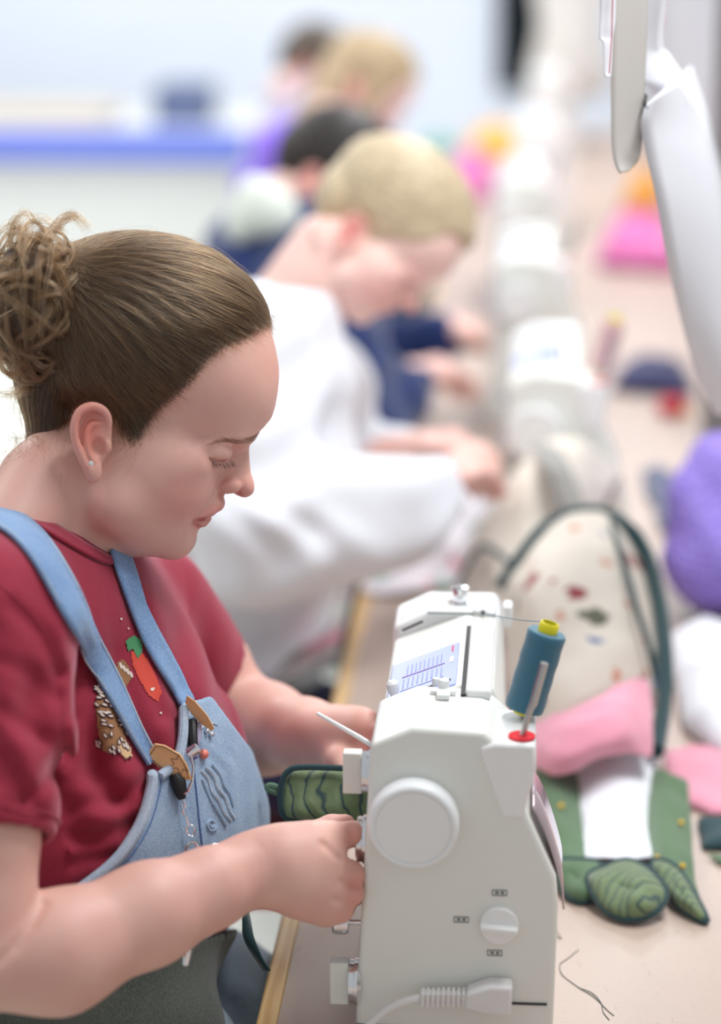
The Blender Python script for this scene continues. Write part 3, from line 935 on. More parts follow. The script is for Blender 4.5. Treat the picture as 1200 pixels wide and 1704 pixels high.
_q = spline([np.array(p, float) for p in [(72, 1502), (62, 1520), (46, 1548), (24, 1576), (-4, 1602)]], 4)
ELBOW = hit(arm_plain, _q[:, 0], _q[:, 1], d0=1.55)[0]
def arm_near(P):
    return smax(arm_plain(P), -chain(P, ELBOW, [0.0022] * 8 + [0.0016] * 5 + [0.0008] * (len(ELBOW) - 13)), 0.007)
def arm_far(P):
    a = chain(P, [S(80, 985, 2.02), S(255, 1020, 2.20), S(335, 1120, 2.26), S(385, 1205, 2.28)], [0.05, 0.05, 0.047, 0.044], 0.01)
    b = chain(P, [S(392, 1205, 2.28), S(440, 1212, 2.235), S(510, 1222, 2.175), S(548, 1226, 2.145)], [0.043, 0.040, 0.029, 0.025], 0.02)
    d = smin(a, b, 0.02)
    pal = chain(P, [S(545, 1226, 2.145), S(590, 1230, 2.115)], [0.026, 0.027])
    pal = smin(pal, cone(P, S(560, 1215, 2.13), S(604, 1212, 2.10), 0.019, 0.017), 0.012)
    d = smin(d, pal, 0.012)
    fs = [([(600, 1212, 2.105), (634, 1222, 2.08), (648, 1250, 2.07), (646, 1272, 2.07)], [0.0112, 0.0098, 0.0086, 0.0074]),
          ([(604, 1228, 2.10), (630, 1246, 2.075), (634, 1272, 2.068), (628, 1292, 2.068)], [0.0114, 0.0100, 0.0088, 0.0076]),
          ([(598, 1244, 2.10), (616, 1264, 2.078), (616, 1288, 2.07), (610, 1304, 2.068)], [0.0110, 0.0098, 0.0086, 0.0074]),
          ([(588, 1254, 2.105), (602, 1276, 2.085), (602, 1296, 2.08), (598, 1310, 2.078)], [0.0100, 0.0088, 0.0078, 0.0068])]
    for pts, rs in fs:
        d = smin(d, chain(P, [S(*p) for p in pts], rs, 0.003), 0.0045)
    th = chain(P, [S(556, 1240, 2.125), S(566, 1266, 2.09), S(586, 1292, 2.068), S(598, 1306, 2.062)], [0.016, 0.0125, 0.0105, 0.0085], 0.004)
    return smin(d, th, 0.006)

def bounds(pts, pad):
    A = np.array([S(*p) for p in pts]); return A.min(0) - pad, A.max(0) + pad
lo, hi = bounds([(-36, 985, 1.99), (-14, 1600, 1.765), (660, 1446, 1.95)], 0.06)
NV, NQ = surface(arm_near, lo, hi, 0.0018)
NV = relax(NV, NQ, 1, 0.4)
lo, hi = bounds([(80, 960, 2.0), (660, 1320, 2.05), (392, 1205, 2.30)], 0.06)
FV, FQ = surface(arm_far, lo, hi, 0.0022)
FV = relax(FV, FQ, 1, 0.4)
BV = np.concatenate([HEAD_C, NV, FV])
BQ = np.concatenate([HQ, NQ + len(HEAD_C), FQ + len(HEAD_C) + len(NV)])
def knuckle_tint(V, spots, r=0.010, col=(1.0, 0.78, 0.76)):
    t = np.ones((len(V), 3))
    for p in spots:
        kk = np.exp(-((length(V - np.array(S(*p))) / r) ** 2)) * 0.8
        t *= 1 - kk[:, None] * (1 - np.array(col))
    return t
tn = knuckle_tint(NV, [(592, 1455, 1.88), (586, 1484, 1.875), (570, 1512, 1.88), (574, 1368, 1.935), (588, 1390, 1.885)], 0.012)
tf = knuckle_tint(FV, [(634, 1222, 2.07), (600, 1215, 2.08), (616, 1264, 2.07)], 0.014)
body = cmesh('body', BV, BQ, SKIN, woman)
attr_color(body, 'tint', np.concatenate([tint, tn, tf]))

# ---- hair combed back into a curly bun
HAIRLINE = [(490, 532), (464, 540), (446, 554), (410, 572), (376, 587), (347, 609), (313, 650), (271, 688), (251, 712), (236, 738), (212, 748), (197, 724), (184, 694),
            (160, 677), (128, 690), (100, 725), (64, 748), (20, 762), (-60, 720), (-60, 330), (300, 330), (490, 330)]
TIE = np.array([98.0, 468.0, 66.0])
def hull(P):
    P = P.astype(np.float32)
    M = P.copy(); M[:, 2] = np.abs(M[:, 2])
    d = ell(P, (243, 570, 0), (212, 166, 150), rotz2(9))
    d = smin(d, ell(P, (345, 640, 0), (118, 118, 128)), 30)
    d = smin(d, ell(P, (272, 766, 0), (96, 112, 114), rotz2(-12)), 34)
    d = smin(d, ell(M, (232, 790, 72), (88, 82, 54), rotz2(-25)), 40)
    d = smin(d, cone(P * np.array([1, 1, 1.05], np.float32), (140, 790, 0), (62, 960, 0), 106, 116), 26)
    return d
def cap(P):
    d = hull(P)
    m = d < 45
    t = np.full(len(P), 0.0, np.float32)
    if m.any():
        sd = poly_sd(P[m][:, :2].astype(float), HAIRLINE)
        s = np.clip((-sd - 2) / 50, 0, 1); s = s * s * (3 - 2 * s)
        q = P[m] - TIE; qn = q / (length(q)[:, None] + 1e-6)
        ridge = np.sin(qn[:, 0] * 31 + 3 * np.sin(qn[:, 2] * 9)) * np.sin(qn[:, 1] * 37 + qn[:, 2] * 23)
        up = np.clip((560 - P[m][:, 1]) / 150, 0, 1)
        t[m] = np.where(sd > 6, -6, 1.0) + s * (6 + 7 * up + 1.3 * ridge * s)
    d = d - t
    d = smin(d, ell(P.astype(np.float32), (70, 640, 0), (40, 100, 80), rotz2(-10)), 30)      # nape hair
    return smin(d, ball(P.astype(np.float32), TIE + np.array([6, 4, 0]), 46), 36)
CV, CQ = surface(cap, (-10, 360, -190), (480, 800, 190), 3.0)
keepv = poly_sd(CV[:, :2], HAIRLINE) < 4
fq = keepv[CQ].all(1); CQ = CQ[fq]
used = np.unique(CQ); rem = np.full(len(CV), -1); rem[used] = np.arange(len(used)); CV = CV[used]; CQ = rem[CQ]
q = CV - TIE; r = length(q); qn = q / (r[:, None] + 1e-6)
capo = cmesh('hair', WF.to_c(CV), CQ, hair_cap_mat('brown_combed_hair', srgb(38, 27, 20), srgb(82, 59, 40), thin=True), woman)
fl = np.concatenate([qn * 34 + (r * 0.004)[:, None]], 1)
a = capo.data.attributes.new('flow', 'FLOAT_VECTOR', 'POINT'); a.data.foreach_set('vector', fl.astype(np.float32).ravel())

attr_float(capo, 'dens', np.clip((-poly_sd(CV[:, :2], HAIRLINE) - 1) / 38, -0.05, 1))
HAIR = hair_mat('brown_hair_strands', srgb(27, 19, 14), srgb(122, 86, 52))
inside = poly_sd(CV[:, :2], HAIRLINE) < 2
cand = np.where(inside & (CV[:, 0] > 30))[0]
NS = 10000
wts = np.where(CV[cand, 2] > -40, 1.0, 0.25); wts /= wts.sum()
idx = RNG.choice(cand, NS, p=wts)
P0 = CV[idx] + RNG.normal(0, 1.5, (NS, 3))
# half of them start right at the hairline
edge = np.where((np.abs(poly_sd(CV[:, :2], HAIRLINE)) < 12) & (CV[:, 0] > 90) & (CV[:, 1] > 480))[0]
ne = 4200
P0[:ne] = CV[RNG.choice(edge, ne)] + RNG.normal(0, 8.0, (ne, 3))
off = RNG.uniform(0.2, 3.0, NS)
def combed(P): return np.minimum(cap(P), hull(P) - 0.8)
def fgrad(f, P, e=2.0):
    f0 = f(P); g = np.zeros_like(P)
    for i in range(3):
        d = np.zeros(3); d[i] = e
        g[:, i] = f(P + d) - f0
    return f0, g / (length(g) + 1e-9)[:, None]
def comb(P0, off, tgt, steps=12):
    P = P0.copy(); out = [P.copy()]
    f0, g = fgrad(combed, P)
    for s in range(steps):
        d = tgt - P; L = length(d); u = d / (L[:, None] + 1e-6)
        u = u - g * np.einsum('ij,ij->i', u, g)[:, None]
        u /= (length(u)[:, None] + 1e-6)
        P = P + u * (L / (steps - s))[:, None]
        f0, g = fgrad(combed, P)
        P = P - g * (f0 - off)[:, None]
        out.append(P.copy())
    return np.stack(out, 1)
tgt = TIE + np.array([14, -2, 20]) + RNG.normal(0, 14, (NS, 3))
K = comb(P0, off, tgt, 12)
ph = RNG.uniform(0, 6.28, (NS, 1)); tt = np.linspace(0, 1, K.shape[1])[None]
K[:, :, 1] += np.sin(tt * 5 + ph) * 1.6 * tt * (1 - tt) * 4
# ease the hairline strands up out of the skin
curves = [c2w(WF.to_c(K[i])) for i in range(NS)]
rad = list(RNG.uniform(0.00007, 0.00013, NS))
# flyaways over the crown and forehead
for i in range(170):
    a0 = K[RNG.integers(0, NS)].copy(); n = len(a0)
    if a0[0, 2] < -60: continue
    w = np.linspace(0, 1, n) ** 1.0
    a0[:, 1] -= (np.sin(w * math.pi) * RNG.uniform(3, 14)); a0[:, 2] += np.sin(w * math.pi) * RNG.uniform(0, 10)
    a0 = a0[:RNG.integers(6, n)]
    curves.append(c2w(WF.to_c(a0))); rad.append(0.00005)
for i in range(110):      # wisps at the forehead, temple, ear and nape
    kind = i % 5; t = np.linspace(0, 1, 16)[:, None]
    if kind == 0: b0 = np.array([444, 540, RNG.uniform(-30, 50)]); d0 = np.array([RNG.uniform(4, 16), RNG.uniform(-30, 6), 0]); cr, tw = 9, 2.5
    elif kind == 1: b0 = np.array([RNG.uniform(205, 245), RNG.uniform(715, 742), 134]); d0 = np.array([RNG.uniform(-60, -25), RNG.uniform(0, 45), 10]); cr, tw = 7, 3.0
    elif kind == 2: b0 = np.array([RNG.uniform(60, 115), 728, RNG.uniform(96, 120)]); d0 = np.array([RNG.uniform(-25, 12), RNG.uniform(40, 90), 8]); cr, tw = 9, 4.5
    else: b0 = np.array([RNG.uniform(30, 70), 725, RNG.uniform(60, 100)]); d0 = np.array([RNG.uniform(-50, -5), RNG.uniform(30, 90), 14]); cr, tw = 15, 6.5
    ph0 = RNG.uniform(0, 6.28)
    c = b0 + d0 * t + np.concatenate([np.cos(ph0 + t * tw) - math.cos(ph0), np.sin(ph0 + t * tw) - math.sin(ph0), 0.3 * t], 1) * cr * np.minimum(1, t * 2) + RNG.normal(0, 1, 3)
    curves.append(c2w(WF.to_c(c))); rad.append(0.00008)
strands('hair_strand', curves, rad, HAIR, capo)['kind'] = 'stuff'

# the bun: locks curling round a dark core
BC = np.array([58.0, 512.0, 78.0]); BR = np.array([84.0, 128.0, 80.0])
def core(P):
    d = ell(P.astype(np.float32), BC, BR * 0.84)
    return d + (np.sin(P[:, 0] / 9) * np.sin(P[:, 1] / 11 + 1) * np.sin(P[:, 2] / 10)).astype(np.float32) * 6
UV_, UQ = surface(core, BC - BR - 20, BC + BR + 20, 5.0)
bun = cmesh('hair_bun', WF.to_c(UV_), UQ, hair_cap_mat('dark_curly_hair', srgb(44, 32, 24), srgb(92, 66, 46)), woman)
fl = UV_ * 0.12; a = bun.data.attributes.new('flow', 'FLOAT_VECTOR', 'POINT'); a.data.foreach_set('vector', fl.astype(np.float32).ravel())
curves, rad = [], []
for i in range(140):
    ax = RNG.normal(size=3); ax /= np.linalg.norm(ax)
    e1 = np.cross(ax, RNG.normal(size=3)); e1 /= np.linalg.norm(e1); e2 = np.cross(ax, e1)
    a0, sw = RNG.uniform(0, 6.28), RNG.uniform(1.6, 3.6)
    n = 22; t = np.linspace(0, 1, n)
    ang = a0 + sw * t
    rr = 0.86 + 0.16 * np.sin(t * RNG.uniform(3, 9) + RNG.uniform(0, 6)) + (t ** 3) * RNG.uniform(-0.12, 0.22)
    tl = RNG.uniform(-0.3, 0.5)
    path = BC + BR * ((np.cos(ang)[:, None] * e1 + np.sin(ang)[:, None] * e2) * rr[:, None] + ax * (tl * (0.4 + 0.6 * np.cos(t * 4))[:, None]))
    # a tight curl at the end
    cr = RNG.uniform(8, 18); kz = np.clip((t - 0.55) / 0.45, 0, 1)
    path += (np.cos(kz * RNG.uniform(5, 9))[:, None] * e1 + np.sin(kz * 7)[:, None] * ax) * (cr * kz)[:, None]
    if path[:, 0].max() > 156 and RNG.uniform() < 0.6: continue
    wdt = RNG.uniform(1.8, 4.2); shade = RNG.uniform()
    for j in range(34):
        o1, o2 = RNG.normal(0, wdt, 2)
        wob = RNG.normal(0, 1.0, (n, 3)).cumsum(0) * 0.25
        pj = path + e1 * o1 * (0.6 + 0.4 * np.cos(t * 3))[:, None] + ax * o2 + wob
        curves.append(c2w(WF.to_c(pj[:RNG.integers(14, n + 1)]))); rad.append(RNG.uniform(0.00008, 0.00014))
# loose loops standing up from the crown of the bun
for (px, py, ex, ey, lift) in [(80, 400, 150, 392, 30), (95, 398, 146, 385, 24), (70, 395, 20, 400, 34), (60, 400, -10, 420, 26), (88, 402, 130, 372, 12), (110, 400, 60, 372, 10),
                               (70, 600, 20, 660, -10), (90, 620, 38, 650, -14), (60, 640, 0, 655, -8)]:
    for j in range(34):
        t = np.linspace(0, 1, 12)[:, None]
        a0 = np.array([px, py, 70.0]) + RNG.normal(0, 5, 3); b0 = np.array([ex, ey, 80.0]) + RNG.normal(0, 5, 3)
        pj = a0 + (b0 - a0) * t; pj[:, 1] -= np.sin(t[:, 0] * math.pi) * (lift + RNG.normal(0, 3))
        curves.append(c2w(WF.to_c(pj))); rad.append(0.00009)
strands('curl', curves, rad, hair_mat('golden_brown_curls', srgb(48, 34, 24), srgb(146, 108, 70)), bun)['kind'] = 'stuff'

# brows and lashes (near and far side)
curves, rad = [], []
bl = spline([(420, 722, 26), (408, 725, 44), (390, 730, 68), (368, 734, 88), (346, 740, 101)], 10)
ROOT, VEC = [], []
for i in range(420):
    k = RNG.beta(1.1, 1.6); p = bl[int(k * (len(bl) - 1))].copy()
    p[1] += RNG.normal(0, 4.6 * (1 - 0.75 * k)) - 2.5
    VEC.append(np.array([-1.0, -0.40 + RNG.normal(0, 0.15) + 0.55 * k, 0.75]) * RNG.uniform(9, 16) * (1 - 0.3 * k)); ROOT.append(p)
tq = np.linspace(0, 1, 5)[None, :, None]
BRW = (np.array(ROOT)[:, None] + np.array(VEC)[:, None] * tq).reshape(-1, 3)
for _ in range(3):
    f0, g = fgrad(head_sdf, BRW, 1.0); BRW = BRW - g * (f0 - 0.8)[:, None]
BRW = BRW.reshape(420, 5, 3)
for s in (1, -1):
    for c in BRW:
        curves.append(c2w(WF.to_c(c * np.array([1, 1, s])))); rad.append(0.00006)
strands('eyebrow', curves, rad, hair_mat('dark_brow_hair', srgb(50, 36, 29), srgb(88, 66, 52)), woman)['kind'] = 'stuff'
curves, rad = [], []
ll = spline([(328, 755, 92), (341, 762, 90), (360, 765, 83), (379, 762, 67)], 12)
for s in (1, -1):
    for i in range(90):
        p = ll[RNG.integers(0, len(ll))].copy()
        t = np.linspace(0, 1, 6)[:, None]
        L = RNG.uniform(10, 17)
        dirv = np.array([0.35 + (p[0] - 360) / 70, 0.95, 0.35])
        c = p + dirv * L * t + np.array([0.5, -0.4, 0.3]) * (t ** 2) * 4 + np.array([1.0, 0, 1.5])
        c[:, 2] *= s
        curves.append(c2w(WF.to_c(c))); rad.append(0.00018)
strands('eyelash', curves, rad, hair_mat('dark_lash_hair', srgb(18, 14, 13), srgb(34, 26, 22)), woman)['kind'] = 'stuff'
# ear stud
st = c2w(WF.to_c(np.array([[152.5, 768.0, 151.0]])))[0]
o = MB().lathe(st, -FWD, [(0.0001, -0.001), (0.0019, 0.0), (0.0021, 0.001), (0.0013, 0.002), (0.0001, 0.0021)], 8, cap=False).build('ear_stud', plain('sparkling_stone', (0.85, 0.95, 0.95), 0.05, 0.7), woman, smooth=False)
# ------------------------------------------------------------------ the woman's clothes
TA = math.radians(30)
TFW = np.array([math.cos(TA), 0, -math.sin(TA)]); TLT = np.array([-math.sin(TA), 0, -math.cos(TA)])
def torso(P):
    """chest to hips, wider across than deep"""
    c0 = np.array(cpt(60, 1200, 2.04))
    Q = P - c0
    T = np.stack([Q @ TFW, Q[:, 1], Q @ TLT / 1.30], 1).astype(np.float32)
    pts, rs = [], []
    for px, py, d, r in [(62, 985, 2.01, 0.062), (40, 1065, 2.03, 0.108), (52, 1200, 2.04, 0.136), (88, 1380, 2.05, 0.146), (12, 1560, 2.06, 0.142), (-6, 1700, 2.06, 0.150)]:
        q = np.array(cpt(px, py, d)) - c0
        pts.append((q @ TFW, q[1], q @ TLT / 1.30)); rs.append(r)
    return chain(T, pts, rs, 0.05)
def uvpx(P): return P[:, 0] / P[:, 2] * F + 600.0, -P[:, 1] / P[:, 2] * F + 852.0
FOLDS = [([(104, 1255), (70, 1310), (20, 1340)], 0.0050, 8), ([(106, 1240), (60, 1225), (0, 1180)], 0.0045, 9), ([(96, 1120), (106, 1190), (108, 1262)], 0.0040, 9),
         ([(150, 1120), (150, 1200), (160, 1290), (196, 1330)], 0.0050, 9), ([(120, 1040), (132, 1110), (128, 1190)], 0.0035, 8), ([(20, 1010), (70, 1060), (100, 1120)], 0.0032, 9),
         ([(245, 1300), (190, 1330), (120, 1345)], 0.0045, 9), ([(222, 1370), (160, 1392), (90, 1395)], 0.0040, 8), ([(190, 1425), (140, 1432), (80, 1450)], 0.0035, 7),
         ([(232, 1010), (262, 1090), (292, 1150)], 0.0040, 9), ([(214, 985), (225, 1060), (250, 1130), (270, 1190)], 0.0036, 8), ([(0, 1100), (50, 1120), (90, 1160)], 0.0030, 9), ([(60, 1360), (30, 1300), (10, 1260)], 0.0034, 8)]
def fold_field(P):
    u, v = uvpx(P)
    a = 0.0045 * np.sin((u * 0.95 - v * 0.30) / 19.0 + 2.2 * np.sin(v / 85.0) + P[:, 2] * 30) * np.exp(-((v - 1230) / 210.0) ** 2)
    b = 0.0036 * np.sin((u * 0.55 + v * 0.85) / 23.0 + 1.6 * np.sin(u / 60.0)) * np.exp(-((u - 110) / 110.0) ** 2 - ((v - 1180) / 160.0) ** 2)
    c = 0.0030 * np.sin((v - 0.25 * u) / 15.0 + 1.5 * np.sin(u / 37.0)) * np.exp(-((u - 200) / 90.0) ** 2 - ((v - 1385) / 60.0) ** 2)
    e = np.zeros(len(P))
    for pl, amp, sg in FOLDS:
        dm = np.full(len(P), 1e9)
        for i in range(len(pl) - 1):
            p0, p1 = np.array(pl[i], float), np.array(pl[i + 1], float); ab = p1 - p0
            t = np.clip(((u - p0[0]) * ab[0] + (v - p0[1]) * ab[1]) / (ab @ ab), 0, 1)
            dm = np.minimum(dm, np.hypot(u - p0[0] - t * ab[0], v - p0[1] - t * ab[1]))
        sg = sg * 1.35; e += 0.62 * amp * (np.exp(-(dm / sg) ** 2) - 0.55 * np.exp(-((dm - 2.1 * sg) / (1.2 * sg)) ** 2))
    return ((a + b + c + e * (P[:, 2] < 2.12)) * np.where(u < 110, np.clip((1385 - v) / 70.0, 0.12, 1), 1)).astype(np.float32)
def shirt(P):
    P = P.astype(np.float32)
    d = torso(P)
    d = smin(d, chain(P, [S(48, 992, 1.995), S(-45, 1010, 1.87), S(-40, 1060, 1.83)], [0.064, 0.072, 0.074]), 0.04)
    d = smin(d, chain(P, [S(90, 985, 2.04), S(215, 1000, 2.18), S(235, 1015, 2.19)], [0.050, 0.056, 0.058]), 0.035)
    d = smin(d, chain(P, [S(-70, 940, 2.02), S(-90, 1200, 2.05)], [0.075, 0.12]), 0.05)
    # near sleeve
    ax0, ax1 = np.array(S(-36, 1060, 1.83)), np.array(S(-30, 1400, 1.775))
    sl = cone(P, ax0, ax1, 0.076, 0.0535)
    d = smin(d, sl, 0.022)
    # far sleeve
    bx0, bx1 = np.array(S(232, 1010, 2.19)), np.array(S(330, 1118, 2.258))
    d = smin(d, cone(P, bx0, bx1, 0.060, 0.055), 0.022)
    d = d + fold_field(P)
    # hem planes
    na = (ax1 - ax0) / np.linalg.norm(ax1 - ax0)
    cutn = ((P - ax1) @ na.astype(np.float32))
    near_only = np.maximum(cutn, sl - 0.02)
    d = np.where((sl < 0.03) & (P[:, 2] < 1.86), smax(d, cutn, 0.003), d)
    nb = (bx1 - bx0) / np.linalg.norm(bx1 - bx0)
    d = np.where(P[:, 2] > 2.12, smax(d, (P - bx1) @ nb.astype(np.float32), 0.003), d)
    u_, v_ = uvpx(P)
    d = smax(d, ((v_ - 1600) / F * 2).astype(np.float32), 0.004)
    # hollow sleeve ends
    d = smax(d, -cone(P, S(-30, 1388, 1.776), S(-30, 1430, 1.77), 0.0475, 0.0485), 0.002)
    d = smax(d, -cone(P, S(322, 1110, 2.254), S(345, 1135, 2.27), 0.0485, 0.0505), 0.002)
    return d

def jersey():
    k = NT('dark_red_jersey'); k.inp(Roughness=0.85)
    k.b.inputs['Specular IOR Level'].default_value = 0.2
    k.b.inputs['Sheen Weight'].default_value = 0.5; k.b.inputs['Sheen Roughness'].default_value = 0.4
    k.b.inputs['Sheen Tint'].default_value = (1.0, 0.6, 0.7, 1)
    v = k.coords()
    f = k.noise(v, 1400, 2); a = k.noise(v, 9, 4)
    c = k.mix(a, srgb(136, 34, 52), srgb(152, 42, 62))
    k.base(k.mix(k.ramp(f, [(0.4, (0, 0, 0)), (0.75, (0.6, 0.6, 0.6))]), c, srgb(172, 66, 86)))
    k.bump(f, 0.25, 0.0004)
    return k.m
JERSEY = jersey()
lo = np.array([-0.42, -0.44, 1.70]); hi = np.array([0.0, 0.04, 2.34])
SV, SQ = surface(shirt, lo, hi, 0.0032)
SV = relax(SV, SQ, 1, 0.4)
tee = cmesh('shirt', SV, SQ, JERSEY, woman)

def outward(f, P, e=0.003): return grad(f, P.astype(np.float32), e)

def ribbon(name, f, cl, hw, mat, parent, off=0.002, thick=0.0025, across=6, n=8):
    """a strip of cloth lying on f along frame points cl (x, y) with half width hw"""
    C = spline([np.array(c, float) for c in cl], n)
    T = np.gradient(C, axis=0); T /= (np.linalg.norm(T, axis=1)[:, None] + 1e-9); Nn = np.stack([-T[:, 1], T[:, 0]], 1)
    H = np.interp(np.linspace(0, 1, len(C)), np.linspace(0, 1, len(hw)), hw)
    w = np.linspace(-1, 1, across)
    U = C[:, None] + Nn[:, None] * (w[None, :, None] * H[:, None, None])
    G, miss = hit(f, U[..., 0].ravel(), U[..., 1].ravel())
    # bridge places where the ray slips past the body
    G = G.reshape(len(C), across, 3)
    for _ in range(3):
        G[1:-1] = 0.25 * G[:-2] + 0.5 * G[1:-1] + 0.25 * G[2:]
    g = outward(f, G.reshape(-1, 3), 0.006)
    G = G.reshape(-1, 3) + g * off
    m, k = len(C), across
    Fq = np.array([(i * k + j, i * k + j + 1, (i + 1) * k + j + 1, (i + 1) * k + j) for i in range(m - 1) for j in range(k - 1)])
    o = cmesh(name, G, Fq, mat, parent, mods=[('solid', thick, 0)])
    return o, G.reshape(m, k, 3)

def denim(name, c1, c2, c3, twill=1500):
    k = NT(name); k.inp(Roughness=0.88); k.b.inputs['Specular IOR Level'].default_value = 0.15
    k.b.inputs['Sheen Weight'].default_value = 0.15
    v = k.coords()
    a = k.noise(v, 16, 5, 0.6); f = k.noise(k.coords(scale=(1, 1, 0.35), rot=(0.3, 0.7, 0.4)), twill, 2)
    c = k.mix(k.ramp(a, [(0.3, (0, 0, 0)), (0.72, (1, 1, 1))]), c1, c2)
    k.base(k.mix(k.ramp(f, [(0.42, (0, 0, 0)), (0.68, (0.8, 0.8, 0.8))]), c, c3))
    k.bump(f, 0.5, 0.0006)
    return k.m
DENIM = denim('washed_blue_denim', srgb(112, 142, 178), srgb(150, 174, 200), srgb(186, 200, 214))
DENIM_HEM = denim('faded_denim_hem', srgb(140, 160, 186), srgb(172, 188, 204), srgb(206, 214, 222))
OLIVE = denim('dark_olive_canvas', srgb(66, 70, 66), srgb(84, 88, 82), srgb(100, 104, 98), 900)
DENIM_STRAP = denim('bluer_denim_strap', srgb(92, 128, 176), srgb(122, 154, 194), srgb(160, 182, 208))
STITCH = plain('blue_stitching', srgb(84, 112, 160), 0.8)

# collar: a ribbed band round the neck
ringp = [(188, 934, 1.998), (160, 930, 1.968), (112, 908, 1.945), (52, 874, 1.935), (-14, 838, 1.946), (-66, 818, 1.98), (-70, 820, 2.04), (-14, 842, 2.07), (60, 868, 2.075), (140, 900, 2.06), (180, 922, 2.03)]
rp = c2w(spline([S(*p) for p in ringp], 10, closed=True))
cen = rp.mean(0); V_, F_ = [], []
nr = len(rp)
axn = np.array(c2w(np.array([S(95, 820, 2.0)]))[0] - c2w(np.array([S(62, 960, 2.0)]))[0]); axn /= np.linalg.norm(axn)
for i in range(nr):
    rad_ = rp[i] - cen; rad_ -= axn * (rad_ @ axn); rad_ /= np.linalg.norm(rad_)
    rib_ = 0.0006 * (i % 2)
    for hx, rr in ((-0.010, 0.004), (-0.009, 0.0055), (0.0, 0.0045 + rib_), (0.008, 0.0025 + rib_), (0.0095, 0.0012), (0.0095, -0.0015), (0.004, -0.002), (-0.010, -0.001)):
        V_.append(rp[i] + rad_ * rr + axn * hx)
nk = 8
for i in range(nr):
    for j in range(nk):
        F_.append((i * nk + j, i * nk + (j + 1) % nk, ((i + 1) % nr) * nk + (j + 1) % nk, ((i + 1) % nr) * nk + j))
mesh('collar', V_, F_, JERSEY, tee)

ribbon('collar', shirt, [(-40, 822), (0, 838), (34, 854), (66, 872), (104, 895), (142, 917), (170, 931), (187, 936)], [9, 9, 9, 9, 9, 8, 7, 5], JERSEY, tee, 0.0022, 0.0022, n=5)
# sleeve hem fold of the near sleeve
a0, a1 = np.array(S(-36, 1060, 1.83)), np.array(S(-30, 1400, 1.775)); nA = (a1 - a0) / np.linalg.norm(a1 - a0)
hc = a0 + (a1 - a0) * 0.925
t1 = np.cross(nA, [0, 0, 1.0]); t1 /= np.linalg.norm(t1); t2 = np.cross(nA, t1)
P_ = np.array([hc + (t1 * math.cos(q) + t2 * math.sin(q)) * 0.0572 for q in np.linspace(0, 2 * math.pi, 60)])
MB().tube(c2w(P_), 0.0009, 6).build('hem_seam', JERSEY, tee)

# shoulder seam
sm = spline([np.array(p, float) for p in [(-30, 960), (12, 984), (58, 1030), (88, 1085), (102, 1150), (106, 1210), (103, 1258)]], 6)
Gs, _ = hit(shirt, sm[:, 0], sm[:, 1]); MB().tube(c2w(Gs), 0.0007, 6).build('shoulder_seam', JERSEY, tee)

# bib and overalls
BIB = [(247, 1287), (244, 1312), (226, 1365), (192, 1420), (150, 1458), (100, 1492), (40, 1512), (-60, 1530), (-60, 1580), (240, 1582), (345, 1566), (420, 1480), (470, 1400), (420, 1250), (352, 1158), (300, 1170), (297, 1230), (286, 1268), (262, 1288)]
def bib(P):
    P = P.astype(np.float32)
    d = torso(P)
    u, v = uvpx(P)
    sd = poly_sd(np.stack([u, v], 1).astype(float), BIB) * P[:, 2] / F
    pocket = 0.0016 * (1 / (1 + np.exp(poly_sd(np.stack([u, v], 1).astype(float), [(312, 1225), (345, 1195), (388, 1270), (405, 1400), (330, 1420), (318, 1320)]) / 2.0)))
    emb = 0.0011 * np.sin((u * 0.75 - v * 0.4) / 4.2 + 2.5 * np.sin(v / 21.0)) * np.exp(-((u - 362) / 28.0) ** 2 - ((v - 1305) / 55.0) ** 2)
    sh = np.abs(d - 0.0068 - pocket - emb) - 0.0030
    back = -((P - np.array(cpt(60, 1300, 2.04), np.float32)) @ TFW.astype(np.float32)) - 0.02
    return smax(smax(sh, sd.astype(np.float32), 0.002), back, 0.003).astype(np.float32)
lo = np.array([-0.36, -0.46, 1.78]); hi = np.array([0.02, -0.12, 2.36])
GV, GQ = surface(bib, lo, hi, 0.0026)
GV = relax(GV, GQ, 1, 0.4)
ov = cmesh('overall_bib', GV, GQ, DENIM, woman)
# rolled hem along the armhole of the bib
edge_px = spline([(249, 1284), (246, 1312), (229, 1366), (195, 1420), (152, 1459), (102, 1491), (45, 1511)], 10)
G, _ = hit(bib, edge_px[:, 0] + 5, edge_px[:, 1] + 3)
MB().tube(c2w(G - np.array([0, 0, 0.001])), 0.0046, 10).build('bib_hem', DENIM_HEM, ov)
G2, _ = hit(bib, edge_px[:, 0] + 19, edge_px[:, 1] + 10)
MB().tube(c2w(G2 - np.array([0, 0, 0.0004])), 0.0006, 5).build('stitch_line', STITCH, ov)
top_px = spline([(262, 1290), (288, 1268), (300, 1228), (302, 1176)], 8)
G3, _ = hit(bib, top_px[:, 0] + 4, top_px[:, 1] + 2)
MB().tube(c2w(G3 - np.array([0, 0, 0.0005])), 0.0042, 10).build('bib_hem', DENIM_HEM, ov)

